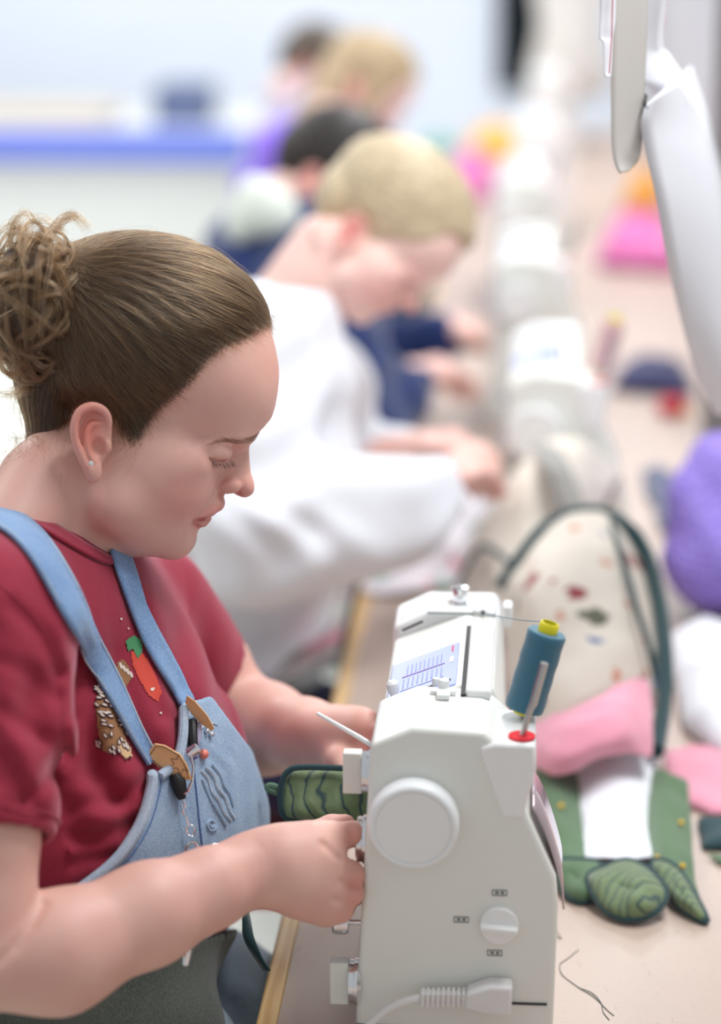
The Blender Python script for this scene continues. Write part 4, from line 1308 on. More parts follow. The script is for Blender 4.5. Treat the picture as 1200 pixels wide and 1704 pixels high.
# stitched pocket and swirling embroidery on the bib front
for nm, pl, r, mt in [('pocket_seam', [(314, 1226), (320, 1262), (326, 1310), (332, 1370), (338, 1420)], 0.0009, STITCH), ('pocket_seam', [(316, 1228), (332, 1214), (350, 1204), (362, 1206)], 0.0010, DENIM_HEM),
                      ('embroidery', [(334, 1282), (346, 1296), (352, 1316), (362, 1330), (372, 1352), (384, 1366)], 0.0016, DENIM_HEM), ('embroidery', [(342, 1276), (356, 1292), (362, 1312), (374, 1328), (382, 1350), (390, 1362)], 0.0016, DENIM_HEM),
                      ('embroidery', [(352, 1272), (366, 1290), (372, 1308), (382, 1322), (388, 1340)], 0.0016, DENIM), ('embroidery', [(336, 1296), (344, 1316), (354, 1336), (366, 1356), (376, 1374)], 0.0016, DENIM),
                      ('embroidery', [(352 + 9 * math.cos(q_) * (1 - q_ / 13), 1372 + 11 * math.sin(q_) * (1 - q_ / 13)) for q_ in np.linspace(0, 9.5, 22)], 0.0014, DENIM)]:
    q = spline([np.array(p, float) for p in pl], 4)
    Gq, ms = hit(bib, q[:, 0], q[:, 1])
    MB().tube(c2w(Gq[~ms] - np.array([0, 0, 0.0004])), r, 6).build(nm, mt, ov)

# straps
both = lambda P: np.minimum(shirt(P), bib(P))
near_cl = [(-70, 838), (0, 864), (52, 905), (96, 975), (136, 1055), (180, 1140), (222, 1218), (252, 1268)]
st1, G_near = ribbon('overall_strap', shirt, near_cl, [17, 19, 21, 21, 18, 16, 15, 14], DENIM_STRAP, woman, 0.004, 0.0028)
for sgn in (-1, 1):
    cl2 = np.array(spline([np.array(c, float) for c in near_cl], 5))
    T = np.gradient(cl2, axis=0); T /= np.linalg.norm(T, axis=1)[:, None]; N2 = np.stack([-T[:, 1], T[:, 0]], 1)
    H = np.interp(np.linspace(0, 1, len(cl2)), np.linspace(0, 1, 8), [17, 19, 21, 21, 18, 16, 15, 14])
    e = cl2 + N2 * (sgn * H * 0.86)[:, None]
    Ge, _ = hit(shirt, e[:, 0], e[:, 1]); ge = outward(shirt, Ge, 0.006)
    for _ in range(3): Ge[1:-1] = 0.25 * Ge[:-2] + 0.5 * Ge[1:-1] + 0.25 * Ge[2:]
    MB().tube(c2w(Ge + ge * 0.0052), 0.0010, 5).build('stitch_line', DENIM_HEM, st1)
far_cl = [(192, 915), (203, 950), (232, 1030), (262, 1092), (290, 1140), (306, 1172)]
st2, G_far = ribbon('overall_strap', shirt, far_cl, [14, 15, 15, 15, 14, 13], DENIM_STRAP, woman, 0.004, 0.0028)

# the straps go on over the shoulders and down the back
def strap_back(start, t, n=26, hw=0.0095):
    p = np.array(start, float); t = np.array(t, float) / np.linalg.norm(t); V = []
    for i in range(n):
        q = p[None].astype(np.float32)
        g = grad(shirt, q, 0.004)[0]; p = p - g * (float(shirt(q)[0]) - 0.004)
        t = t - g * (t @ g); t /= np.linalg.norm(t)
        s_ = np.cross(t, g); V += [p - s_ * hw, p, p + s_ * hw]
        p = p + t * 0.011; t = t + np.array([0.0, -0.10, 0.03])
    Fq = np.array([(3 * i + j, 3 * i + j + 1, 3 * i + j + 4, 3 * i + j + 3) for i in range(n - 1) for j in range(2)])
    return np.array(V), Fq
for stp, grid, hw in ((st1, G_near, 0.0095), (st2, G_far, 0.0090)):
    V_, F_ = strap_back(grid[2].mean(0), grid[0].mean(0) - grid[3].mean(0), hw=hw)
    cmesh('strap_back', V_, F_, DENIM_STRAP, stp, mods=[('solid', 0.0028, 0)])

# leather tabs
LEATHER = NT('tan_leather'); LEATHER.inp(Roughness=0.5)
_v = LEATHER.coords(); LEATHER.base(LEATHER.mix(LEATHER.noise(_v, 60, 4), srgb(232, 176, 120), srgb(240, 190, 136))); LEATHER.bump(LEATHER.noise(_v, 500, 3), 0.2, 0.0005)
LEATHER = LEATHER.m
DKL = plain('burnt_brown_tooling', srgb(84, 48, 26), 0.7)
def plate(name, poly, d, mat, parent, thick, tilt=(0, 0), label=None):
    """flat piece from frame outline at depth d, tilted (metres of depth per pixel in x and y)"""
    c = np.mean(poly, 0)
    P = np.array([cpt(x, y, d + (x - c[0]) * tilt[0] + (y - c[1]) * tilt[1]) for x, y in poly])
    Q = P + np.array([0, 0, thick]); n = len(P)
    V = np.concatenate([P, Q]); Fc = [tuple(range(n)), tuple(range(2 * n - 1, n - 1, -1))] + [(i, n + i, n + (i + 1) % n, (i + 1) % n) for i in range(n)]
    o = cmesh(name, V, Fc, mat, parent, smooth=False, mods=[('bevel', thick * 0.3, 2)])
    return o, P
tab = [(242, 1258), (257, 1237), (274, 1240), (300, 1255), (311, 1272), (320, 1299), (302, 1297), (286, 1291), (262, 1275)]
dt = hit(both, [270], [1268])[0][0][2] - 0.014
tabo, TP = plate('leather_tab', tab, dt, LEATHER, woman, 0.0032, (-0.00010, 0.00005))
ins = [np.array([279, 1268]) + (np.array(p) - np.array([279, 1268])) * 0.86 for p in tab]
line = [tuple(p) for p in ins] + [tuple(ins[0])]
MB().tube([wpt(x, y, dt + (x - np.mean(tab, 0)[0]) * -0.00010 + (y - np.mean(tab, 0)[1]) * 0.00005 - 0.0002) for x, y in line], 0.0003, 5).build('tooled_line', DKL, tabo)
fl_ = [(298, 1256), (294, 1264), (284, 1262), (290, 1271), (282, 1278), (295, 1278), (302, 1290), (304, 1280), (314, 1284), (306, 1272)]
MB().tube([wpt(x, y, dt + (x - np.mean(tab, 0)[0]) * -0.00010 + (y - np.mean(tab, 0)[1]) * 0.00005 - 0.0002) for x, y in fl_], 0.0003, 5).build('tooled_line', DKL, tabo)
tab2 = [(308, 1170), (311, 1157), (324, 1166), (345, 1190), (357, 1212), (352, 1217), (336, 1206), (318, 1188)]
df = hit(both, [318], [1185])[0][0][2] - 0.012
tabf, _ = plate('leather_tab', tab2, df, LEATHER, woman, 0.003, (-0.0003, 0.0002))

# clip, chain and keys hanging from the near tab; pens and badges at the bib pocket
BLK = plain('black_nylon', srgb(22, 22, 24), 0.5)
kd = dt - 0.001
clip = MB().tube([wpt(x, y, kd) for x, y in [(318, 1258), (322, 1275), (320, 1300), (312, 1318), (304, 1322)]], 0.0011, 8).build('split_ring', CHROME, woman)
MB().lathe(wpt(313, 1255, kd + 0.004), RGT * 0.8 + UPV * 0.5, [(0.004, 0), (0.0045, 0.003), (0.0045, 0.009), (0.003, 0.010)], 18).build('snap_button', CHROME, clip)
MB().tube([wpt(x, y, kd + 0.002) for x, y in [(290, 1288), (296, 1300), (300, 1315), (303, 1330)]], [0.004, 0.0065, 0.0055, 0.003], 10).build('lanyard', BLK, clip)
MB().tube([wpt(x, y, kd + 0.002) for x, y in [(303, 1328), (308, 1340), (303, 1352), (309, 1362), (306, 1350), (302, 1338)]], 0.0009, 6).build('chain_link', CHROME, clip)
th_ = np.linspace(0, 2 * math.pi, 20)
MB().tube([wpt(317 + 7 * math.cos(q), 1382 + 9 * math.sin(q), kd + 0.003) for q in th_], 0.0009, 6).build('key_ring', CHROME, clip)
MB().tube([wpt(310, 1360, kd + 0.002), wpt(314, 1374, kd + 0.003)], 0.0008, 6).build('chain_link', CHROME, clip)
MB().tube([wpt(x, y, kd + 0.003) for x, y in [(310, 1430), (309, 1412), (315, 1402), (325, 1402), (330, 1412), (328, 1432)]], 0.0013, 8).build('key_hook', CHROME, clip)
MB().lathe(wpt(350, 1410, hit(bib, [350], [1405])[0][0][2] - 0.002), RGT * 0.8 - UPV * 0.2, [(0.002, 0), (0.005, 0.001), (0.005, 0.006), (0.003, 0.007)], 16).build('bib_button', CHROME, ov)
def dpt(px, py, off): return wpt(px, py, hit(both, [px], [py])[0][0][2] - off)
MB().tube([dpt(326, 1188, 0.006), dpt(331, 1204, 0.007), dpt(330, 1226, 0.007), dpt(325, 1242, 0.004)], [0.0022, 0.0028, 0.0028, 0.002], 10).build('pen_clip', plain('lilac_plastic', srgb(186, 178, 204), 0.3), ov)
MB().tube([dpt(320, 1200, 0.005), dpt(321, 1226, 0.006), dpt(322, 1244, 0.005)], 0.004, 10).build('pen_clip', BLK, ov)
for (bx, by, bm) in [(339, 1255, plain('coral_bead', srgb(232, 130, 112), 0.35)), (345, 1216, CHROME), (352, 1222, CHROME), (317, 1213, CHROME)]:
    r = 0.0042 if by == 1255 else 0.0025
    MB().lathe(dpt(bx, by, 0.004), -FWD, [(0.0001, -r), (r * 0.7, -r * 0.7), (r, 0), (r * 0.7, r * 0.7), (0.0001, r)], 16, cap=False).build('badge', bm, ov, sharp=0)
MB().tube([dpt(321, 1250, 0.004), dpt(326, 1262, 0.004)], 0.0022, 8).build('badge', plain('purple_bead', srgb(112, 84, 150), 0.4), ov)
MB().tube([dpt(320, 1236, 0.004), dpt(325, 1246, 0.004)], 0.0022, 8).build('badge', plain('yellow_bead', srgb(230, 190, 70), 0.4), ov)

# printed hedgehog and berries on the shirt front
def decal(name, polys, mat, parent, off, dens=1):
    V, Fc = [], []
    P = np.concatenate(polys)
    G, miss = hit(shirt, P[:, 0], P[:, 1]); g = outward(shirt, G, 0.004)
    G = G + g * off
    k = 0
    for pl in polys:
        n = len(pl); Fc.append(tuple(range(k, k + n))); k += n
    return cmesh(name, G, Fc, mat, parent, smooth=False)
def oval(cx, cy, a, b, ang, n=12):
    t = np.linspace(0, 2 * math.pi, n, endpoint=False); ca, sa = math.cos(ang), math.sin(ang)
    return np.stack([cx + a * np.cos(t) * ca - b * np.sin(t) * sa, cy + a * np.cos(t) * sa + b * np.sin(t) * ca], 1)
def fillgrid(name, poly, mat, parent, off, step=5):
    poly = np.asarray(poly, float); lo_, hi_ = poly.min(0), poly.max(0)
    pol = []
    for x in np.arange(lo_[0], hi_[0], step):
        for y in np.arange(lo_[1], hi_[1], step):
            pol.append(np.array([(x, y), (x + step, y), (x + step, y + step), (x, y + step)]))
    ok = poly_sd(np.array([p.mean(0) for p in pol]), poly) < 0.3
    pol = [p for p, k_ in zip(pol, ok) if k_]
    return decal(name, pol, mat, parent, off)
INK_B = plain('brown_print', srgb(150, 106, 70), 0.85); INK_D = plain('dark_plum_print', srgb(60, 18, 30), 0.85)
INK_W = plain('cream_print', srgb(226, 208, 196), 0.85); INK_S = plain('sand_print', srgb(214, 178, 134), 0.85)
INK_R = plain('red_print', srgb(206, 72, 56), 0.85); INK_G = plain('green_print', srgb(74, 140, 92), 0.85)
fillgrid('printed_hedgehog', [(163, 1140), (176, 1158), (190, 1178), (203, 1205), (208, 1232), (200, 1246), (184, 1254), (170, 1248), (164, 1218), (160, 1180)], INK_B, tee, 0.0006, 2)
qd, qw = [], []
for i in range(46):
    t_ = RNG.uniform(0, 1); y = 1140 + t_ * 112
    xl, xr = 160 + 2 * t_, 168 + 44 * min(1, t_ * 1.3)
    x = RNG.uniform(xl, xr); an = RNG.uniform(0.1, 0.7) + (0.9 if t_ > 0.72 else 0)
    qd.append(oval(x, y, 6.2, 3.0, an)); qw.append(oval(x - 0.6, y - 0.4, 4.0, 1.4, an))
decal('quill_outline', qd, INK_D, tee, 0.0014); decal('quill', qw, INK_W, tee, 0.0020)
fillgrid('printed_snout', [(192, 1236), (206, 1232), (216, 1246), (217, 1260), (208, 1264), (200, 1254)], INK_S, tee, 0.0013, 2)
decal('printed_nose', [oval(214, 1261, 2.6, 2.0, 0.3), oval(208, 1263, 1.5, 1.5, 0)], INK_D, tee, 0.0016)
fillgrid('printed_paw', [(196, 1100), (206, 1098), (216, 1114), (218, 1130), (208, 1144), (200, 1136), (192, 1116)], INK_B, tee, 0.0006, 2)
decal('paw_outline', [oval(200 + i * 6, 1108 + i * 5, 6, 2.4, 1.2) for i in range(4)], INK_W, tee, 0.0010)
fillgrid('printed_berry', [(218, 1084), (232, 1082), (246, 1100), (258, 1124), (268, 1152), (262, 1168), (246, 1156), (230, 1128), (220, 1104)], INK_R, tee, 0.0006, 2)
fillgrid('printed_leaf', [(208, 1066), (222, 1058), (234, 1066), (236, 1084), (228, 1096), (220, 1080), (212, 1084)], INK_G, tee, 0.0010, 2)
decal('printed_dot', [oval(266, 1187, 2, 2, 0, 8), oval(252, 1148, 3, 3, 0, 8), oval(255, 1146, 1.5, 1.5, 0, 8), oval(200, 1030, 2, 2, 0, 8), oval(212, 1046, 1.6, 1.6, 0, 8)], INK_W, tee, 0.0012)

# lower garment: dark canvas over the lap, denim legs under the table
def lap(P):
    P = P.astype(np.float32)
    d = torso(P) - 0.010
    u, v = uvpx(P)
    d = d + (0.003 * np.sin((u + 0.4 * v) / 26.0) * np.exp(-((v - 1640) / 70.0) ** 2)).astype(np.float32)
    sd = poly_sd(np.stack([u, v], 1).astype(float), [(-80, 1560), (120, 1560), (250, 1572), (345, 1556), (420, 1540), (420, 1860), (-80, 1860)]) * P[:, 2] / F
    d = smin(d, chain(P, [S(60, 1720, 1.97), S(215, 1760, 1.99), S(270, 1830, 2.0)], [0.09, 0.082, 0.07]), 0.05)
    return smax(d, sd.astype(np.float32), 0.004)
lo = np.array([-0.40, -0.60, 1.74]); hi = np.array([0.0, -0.32, 2.36])
LV, LQ = surface(lap, lo, hi, 0.004)
apr = cmesh('waist_apron', LV, LQ, OLIVE, woman)
MB().tube([wpt(316, 1545, 1.868), wpt(312, 1580, 1.868), wpt(309, 1606, 1.868)], [0.0035, 0.0045, 0.0028], 8).build('zip_pull', CHROME, apr)
def legs(P):
    P = P.astype(np.float32)
    a = chain(P, [S(110, 1730, 2.0), S(250, 1790, 2.02), S(290, 2000, 2.08), S(240, 2450, 2.22)], [0.10, 0.08, 0.066, 0.05], 0.02)
    b = chain(P, [S(180, 1660, 2.24), S(372, 1672, 2.22), S(420, 1760, 2.25), S(400, 2300, 2.40)], [0.10, 0.062, 0.062, 0.05], 0.02)
    u, v = uvpx(P)
    return np.minimum(a, b) + (0.004 * np.sin((u * 0.9 - v * 0.5) / 17.0 + np.sin(v / 23.0))).astype(np.float32)
lo, hi = bounds([(60, 1560, 1.95), (480, 2500, 2.45)], 0.13)
LV, LQ = surface(legs, lo, hi, 0.006)
cmesh('overall_leg', LV, LQ, denim('grey_blue_denim', srgb(92, 108, 126), srgb(122, 136, 150), srgb(150, 160, 170)), woman)
# ------------------------------------------------------------------ the people further along the table (soft with distance)
def make_head(fr, mat, parent, hairline, hmat_cols, thick_top=16, thick_side=7, h=4.0, extra=None, tints=True, lo_=(-40, 380, -190), hi_=(480, 960, 190), cut=(40, 890, 0.5, 0.86)):
    """returns camera-space head mesh data and builds the hair cap"""
    V, Q = surface(lambda P: np.maximum(head_ears(P), ((cut[0] - P[:, 0]) * cut[2] + (P[:, 1] - cut[1]) * cut[3]).astype(np.float32)), lo_, hi_, h)
    V = relax(V, Q, 1, 0.4)
    t = np.ones((len(V), 3)); A = V.copy(); A[:, 2] = np.abs(A[:, 2])
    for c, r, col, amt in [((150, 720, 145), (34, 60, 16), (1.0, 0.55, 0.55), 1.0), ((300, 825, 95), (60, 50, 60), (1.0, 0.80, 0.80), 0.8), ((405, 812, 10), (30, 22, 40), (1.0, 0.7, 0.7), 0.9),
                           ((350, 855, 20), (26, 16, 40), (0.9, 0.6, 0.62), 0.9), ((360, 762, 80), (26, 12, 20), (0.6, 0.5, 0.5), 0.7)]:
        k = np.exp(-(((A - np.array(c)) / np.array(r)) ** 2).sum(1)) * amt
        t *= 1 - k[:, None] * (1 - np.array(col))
    def capf(P):
        P = P.astype(np.float32)
        d = hull(P); m = d < 50
        q = np.full(len(P), -8.0, np.float32)
        if m.any():
            sd = poly_sd(P[m][:, :2].astype(float), hairline)
            s = np.clip((-sd + 4) / 30, 0, 1); s = s * s * (3 - 2 * s)
            up = np.clip((600 - P[m][:, 1]) / 140, 0, 1)
            tuft = 1.6 * np.sin(P[m][:, 0] / 7 + np.sin(P[m][:, 2] / 11)) * np.sin(P[m][:, 2] / 8)
            q[m] = -8 + s * (8 + thick_side + (thick_top - thick_side) * up + tuft)
        d = d - q
        if extra is not None: d = smin(d, extra(P), 14)
        return d
    CV_, CQ_ = surface(capf, np.array(lo_) - np.array([60, 40, 20]), np.array(hi_) + np.array([20, 40, 20]), 4.5)
    keep = (poly_sd(CV_[:, :2], hairline) < 8) | (extra is not None and (extra(CV_.astype(np.float32)) < 8) if extra is not None else False)
    CQ_ = CQ_[keep[CQ_].all(1)]
    o = cmesh('hair', fr.to_c(CV_), CQ_, hair_cap_mat(*hmat_cols), parent)
    fl = CV_ * np.array([0.02, 0.12, 0.14]); a = o.data.attributes.new('flow', 'FLOAT_VECTOR', 'POINT'); a.data.foreach_set('vector', fl.astype(np.float32).ravel())
    return fr.to_c(V), Q, t

def simple_hand(P, wrist, knuck, drop, r=1.0):
    """palm with four bent fingers and a thumb; wrist/knuck camera-space points, drop: direction the fingertips bend"""
    w, k = np.array(wrist), np.array(knuck); ax = (k - w) / np.linalg.norm(k - w)
    dn = np.array(drop, float); dn /= np.linalg.norm(dn)
    sd = np.cross(ax, dn); sd /= np.linalg.norm(sd)
    d = cone(P, w, k, 0.027 * r, 0.027 * r)
    for i, (o, L) in enumerate([(-0.030, 0.9), (-0.010, 1.0), (0.010, 0.95), (0.029, 0.78)]):
        a = k + sd * o * r; b = a + (ax * 0.033 + dn * 0.014) * L * r; c = b + (ax * 0.012 + dn * 0.026) * L * r; e = c + dn * 0.02 * L * r
        d = smin(d, chain(P, [a - ax * 0.02, a, b, c, e], [0.012 * r, 0.0108 * r, 0.0096 * r, 0.0085 * r, 0.0072 * r]), 0.006)
    t0 = w + ax * 0.03 - sd * 0.02 * r; t1 = t0 - sd * 0.028 * r + ax * 0.025 + dn * 0.01; t2 = t1 + ax * 0.028 + dn * 0.012
    return smin(d, chain(P, [t0, t1, t2], [0.014 * r, 0.0115 * r, 0.009 * r]), 0.008)

# ---- blond man in a white sweatshirt
man = empty('person', tuple(wpt(330, 1200, 3.0))[:2] + (0,), 'blond man in a white sweatshirt bent over the second sewing machine', 'person')
MF = Frame(3.02, piv=(150, 735), to=(576, 400), scale=0.87, turn=29, lean=0, yaw=2)
BL_LINE = [(500, 600), (462, 600), (445, 585), (405, 600), (372, 640), (330, 672), (262, 690), (225, 720), (205, 735), (192, 700), (160, 676), (126, 690), (112, 740), (90, 790), (60, 800), (-60, 760), (-60, 300), (500, 300)]
fringe = lambda P: smin(ell(P, (415, 548, 0), (72, 52, 96), rotz2(38)), ell(P, (70, 640, 0), (66, 110, 96), rotz2(-14)), 20)
HVm, HQm, Tm = make_head(MF, SKIN_PALE, man, BL_LINE, ('short_blond_hair', srgb(168, 146, 114), srgb(238, 220, 186)), 26, 8, extra=fringe, cut=(88, 800, 0.75, 0.66))
def man_arm(P):
    P = P.astype(np.float32)
    d = chain(P, [S(512, 490, 3.02), S(455, 600, 3.0), S(405, 640, 2.87), S(430, 880, 2.76), S(560, 866, 2.79), S(680, 842, 2.84), S(718, 806, 2.88)], [0.05, 0.05, 0.045, 0.04, 0.04, 0.034, 0.027])
    d = smin(d, simple_hand(P, S(718, 806, 2.88), S(768, 784, 2.92), (0.3, -0.8, 0.4), 0.88), 0.012)
    e = chain(P, [S(440, 600, 3.03), S(505, 655, 3.2), S(560, 775, 3.25), S(620, 770, 3.2), S(700, 752, 3.16)], [0.05, 0.045, 0.038, 0.034, 0.027])
    return np.minimum(d, smin(e, simple_hand(P, S(700, 752, 3.16), S(752, 742, 3.12), (0.3, -0.8, -0.2), 0.88), 0.012))
lo, hi = bounds([(400, 430, 2.74), (860, 900, 3.27)], 0.06)
AVm, AQm = surface(man_arm, lo, hi, 0.0055)
# neck down into the shirt
def neck_m(P): return chain(P.astype(np.float32), [S(552, 425, 3.02), S(512, 480, 3.02), S(455, 590, 3.03)], [0.055, 0.056, 0.075])
lo, hi = bounds([(560, 410, 3.02), (420, 620, 3.03)], 0.09)
KVm, KQm = surface(neck_m, lo, hi, 0.006)
off1, off2 = len(HVm), len(HVm) + len(AVm)
bm = cmesh('body', np.concatenate([HVm, AVm, KVm]), np.concatenate([HQm, AQm + off1, KQm + off2]), SKIN_PALE, man)
attr_color(bm, 'tint', np.concatenate([Tm, np.tile((1, 0.93, 0.92), (len(AVm), 1)), np.ones((len(KVm), 3))]))
def sweat(P):
    P = P.astype(np.float32)
    d = chain(P, [S(440, 600, 3.02), S(370, 720, 3.03), S(330, 900, 3.06), S(315, 1090, 3.06)], [0.10, 0.165, 0.18, 0.17], 0.06)
    d = smin(d, chain(P, [S(425, 545, 3.02), S(380, 560, 3.02)], [0.085, 0.09]), 0.05)
    d = smin(d, chain(P, [S(430, 580, 3.02), S(405, 600, 2.86)], [0.085, 0.09]), 0.05)
    d = smin(d, chain(P, [S(425, 580, 3.05), S(505, 640, 3.22)], [0.08, 0.085]), 0.05)
    d = smin(d, chain(P, [S(405, 620, 2.85), S(395, 760, 2.79), S(430, 880, 2.75)], [0.092, 0.088, 0.078], 0.03), 0.05)
    d = smin(d, chain(P, [S(430, 885, 2.75), S(560, 868, 2.79), S(655, 850, 2.82), S(722, 820, 2.86)], [0.078, 0.070, 0.057, 0.040], 0.03), 0.03)
    d = smin(d, chain(P, [S(505, 650, 3.22), S(560, 770, 3.26), S(670, 760, 3.2)], [0.08, 0.065, 0.045], 0.03), 0.04)
    u, v = uvpx(P)
    w = 0.006 * np.sin((u * 0.9 - v * 0.5) / 15.0 + 1.5 * np.sin(v / 31.0)) * np.exp(-((u - 470) / 120.0) ** 2 - ((v - 900) / 80.0) ** 2)
    w += 0.005 * np.sin((u * 0.3 + v * 0.95) / 22.0 + np.sin(u / 40.0))
    d = d + w.astype(np.float32)
    return smax(d, ((v - 1150) / F * 3).astype(np.float32), 0.02)
lo, hi = bounds([(120, 480, 2.66), (760, 1170, 3.36)], 0.03)
XV, XQ = surface(sweat, lo, hi, 0.008)
cmesh('sweatshirt', XV, XQ, cloth('white_sweatshirt_fleece', srgb(228, 230, 236), 0.9, 500, 0.04), man)
def man_legs(P):
    P = P.astype(np.float32)
    a = chain(P, [S(300, 1200, 2.98), S(470, 1268, 2.87), S(585, 1290, 2.90), S(600, 1520, 2.95), S(590, 1800, 3.04)], [0.12, 0.062, 0.055, 0.05, 0.045], 0.03)
    b = chain(P, [S(320, 1180, 3.15), S(580, 1230, 3.12), S(600, 1500, 3.2), S(590, 1700, 3.26)], [0.11, 0.06, 0.055, 0.05], 0.03)
    return np.minimum(a, b)
lo, hi = bounds([(200, 1100, 2.75), (620, 1830, 3.3)], 0.10)
XV, XQ = surface(man_legs, lo, hi, 0.012)
cmesh('trousers', XV, XQ, cloth('navy_trousers', srgb(38, 44, 72), 0.85), man)
stool = empty('stool', tuple(wpt(330, 1360, 2.98))[:2] + (0,), 'red-seated stool under the blond man', 'stool')
sc_ = wpt(375, 1372, 2.95)
REDS = plain('red_vinyl_seat', srgb(196, 44, 44), 0.4)
MB().box((sc_.x, sc_.y, 0.530), (0.21, 0.20, 0.022)).build('seat', REDS, stool, mods=[('bevel', 0.015, 3)])
for dx in (-0.18, 0.18):
    for dy in (-0.17, 0.17):
        MB().tube([(sc_.x + dx, sc_.y + dy, 0.0), (sc_.x + dx * 0.9, sc_.y + dy * 0.9, 0.515)], 0.012, 10).build('leg', steel, stool)

# ---- dark-haired person in a navy jumper, beyond the blond man
nav = empty('person', tuple(wpt(480, 900, 3.85))[:2] + (0,), 'dark-haired person in a navy jumper with a pale hood, hidden behind the blond man', 'person')
NF = Frame(3.95, piv=(243, 570), to=(575, 262), scale=0.88, turn=24, yaw=6)
DK_LINE = [(500, 600), (450, 580), (400, 610), (330, 690), (250, 730), (205, 735), (190, 700), (160, 676), (126, 690), (112, 740), (90, 800), (30, 840), (-60, 800), (-60, 300), (500, 300)]
blob_dk = lambda P: ell(P, (60, 640, 0), (70, 130, 110), rotz2(-14))
HVm, HQm, Tm = make_head(NF, SKIN_PALE, nav, DK_LINE, ('near_black_hair', srgb(26, 22, 22), srgb(58, 48, 44)), 22, 10, h=5.0, extra=blob_dk)
def nav_arm(P):
    P = P.astype(np.float32)
    d = chain(P, [S(560, 330, 3.95), S(520, 430, 3.93), S(525, 480, 3.85), S(560, 600, 3.68), S(590, 705, 3.62), S(650, 655, 3.72), S(685, 632, 3.74)], [0.045, 0.05, 0.045, 0.04, 0.038, 0.034, 0.030])
    d = smin(d, simple_hand(P, S(685, 632, 3.74), S(728, 620, 3.78), (0.3, -0.7, 0.3)), 0.012)
    e = chain(P, [S(525, 430, 3.97), S(565, 480, 4.1), S(630, 605, 4.14), S(720, 560, 4.1), S(745, 552, 4.1)], [0.05, 0.045, 0.038, 0.034, 0.030])
    return np.minimum(d, smin(e, simple_hand(P, S(745, 552, 4.1), S(782, 560, 4.1), (0.3, -0.8, 0)), 0.012))
lo, hi = bounds([(500, 310, 3.6), (830, 740, 4.16)], 0.06)
AVm, AQm = surface(nav_arm, lo, hi, 0.008)
bm = cmesh('body', np.concatenate([HVm, AVm]), np.concatenate([HQm, AQm + len(HVm)]), SKIN_PALE, nav)
attr_color(bm, 'tint', np.concatenate([Tm, np.tile((1, 0.93, 0.92), (len(AVm), 1))]))
def jumper(P):
    P = P.astype(np.float32)
    d = chain(P, [S(520, 420, 3.95), S(480, 520, 3.97), S(470, 700, 4.0), S(470, 850, 4.0)], [0.11, 0.16, 0.17, 0.16], 0.05)
    d = smin(d, chain(P, [S(500, 420, 3.95), S(395, 408, 4.02)], [0.10, 0.06]), 0.04)
    d = smin(d, chain(P, [S(520, 470, 3.85), S(560, 600, 3.66), S(590, 712, 3.6)], [0.09, 0.08, 0.07], 0.02), 0.04)
    d = smin(d, chain(P, [S(590, 712, 3.6), S(650, 665, 3.70), S(680, 640, 3.74)], [0.066, 0.056, 0.040], 0.02), 0.02)
    d = smin(d, chain(P, [S(560, 470, 4.1), S(630, 610, 4.15), S(735, 556, 4.1)], [0.08, 0.062, 0.042], 0.02), 0.03)
    u, v = uvpx(P)
    return d + (0.005 * np.sin((u * 0.8 + v * 0.6) / 13.0 + np.sin(v / 19.0))).astype(np.float32)
lo, hi = bounds([(330, 330, 3.5), (760, 920, 4.25)], 0.05)
XV, XQ = surface(jumper, lo, hi, 0.010)
cmesh('jumper', XV, XQ, cloth('navy_knit', srgb(30, 46, 92), 0.9, 500), nav)
def hood(P):
    P = P.astype(np.float32)
    return chain(P, [S(410, 372, 3.86), S(432, 348, 3.84), S(460, 352, 3.84)], [0.03, 0.045, 0.042], 0.02) + (0.006 * np.sin(P[:, 0] * 60 + P[:, 1] * 40)).astype(np.float32)
lo, hi = bounds([(380, 300, 3.8), (520, 400, 3.9)], 0.07)
XV, XQ = surface(hood, lo, hi, 0.008)
cmesh('hood', XV, XQ, cloth('pale_mint_fleece', srgb(222, 228, 218), 0.9, 400, 0.05), nav)

# ---- person with long fair hair in a purple top
pur = empty('person', tuple(wpt(520, 500, 5.2))[:2] + (0,), 'person with long fair hair and a purple top further along the table', 'person')
PF = Frame(5.2, piv=(243, 570), to=(622, 116), scale=0.9, turn=14, yaw=14)
long_hair = lambda P: smin(chain(P, [(120, 560, 30), (60, 740, 40), (-10, 900, 20), (-40, 1040, 10)], [120, 105, 84, 60], 30), chain(P, [(240, 560, 90), (250, 720, 128), (210, 860, 130)], [90, 52, 34], 20), 30)
FH_LINE = [(500, 600), (450, 580), (400, 610), (330, 700), (300, 800), (250, 900), (150, 1000), (-160, 1200), (-200, 300), (500, 300)]
HVm, HQm, Tm = make_head(PF, SKIN_PALE, pur, FH_LINE, ('long_fair_hair', srgb(150, 126, 96), srgb(206, 182, 144)), 24, 16, h=6.0, extra=long_hair, lo_=(-120, 380, -190), hi_=(480, 1110, 190))
bm = cmesh('body', HVm, HQm, SKIN_PALE, pur); attr_color(bm, 'tint', Tm)
def ptop(P):
    P = P.astype(np.float32)
    d = chain(P, [S(560, 250, 5.2), S(520, 330, 5.22), S(510, 480, 5.25)], [0.10, 0.155, 0.16], 0.05)
    d = smin(d, chain(P, [S(545, 250, 5.15), S(478, 262, 5.0), S(490, 360, 4.95), S(580, 390, 4.95)], [0.09, 0.075, 0.06, 0.045], 0.02), 0.04)
    return d + (0.005 * np.sin(P[:, 0] * 70 + P[:, 1] * 50)).astype(np.float32)
lo, hi = bounds([(380, 180, 4.85), (660, 560, 5.4)], 0.06)
XV, XQ = surface(ptop, lo, hi, 0.012)
cmesh('top', XV, XQ, cloth('purple_jersey', srgb(126, 96, 206), 0.9, 400), pur)

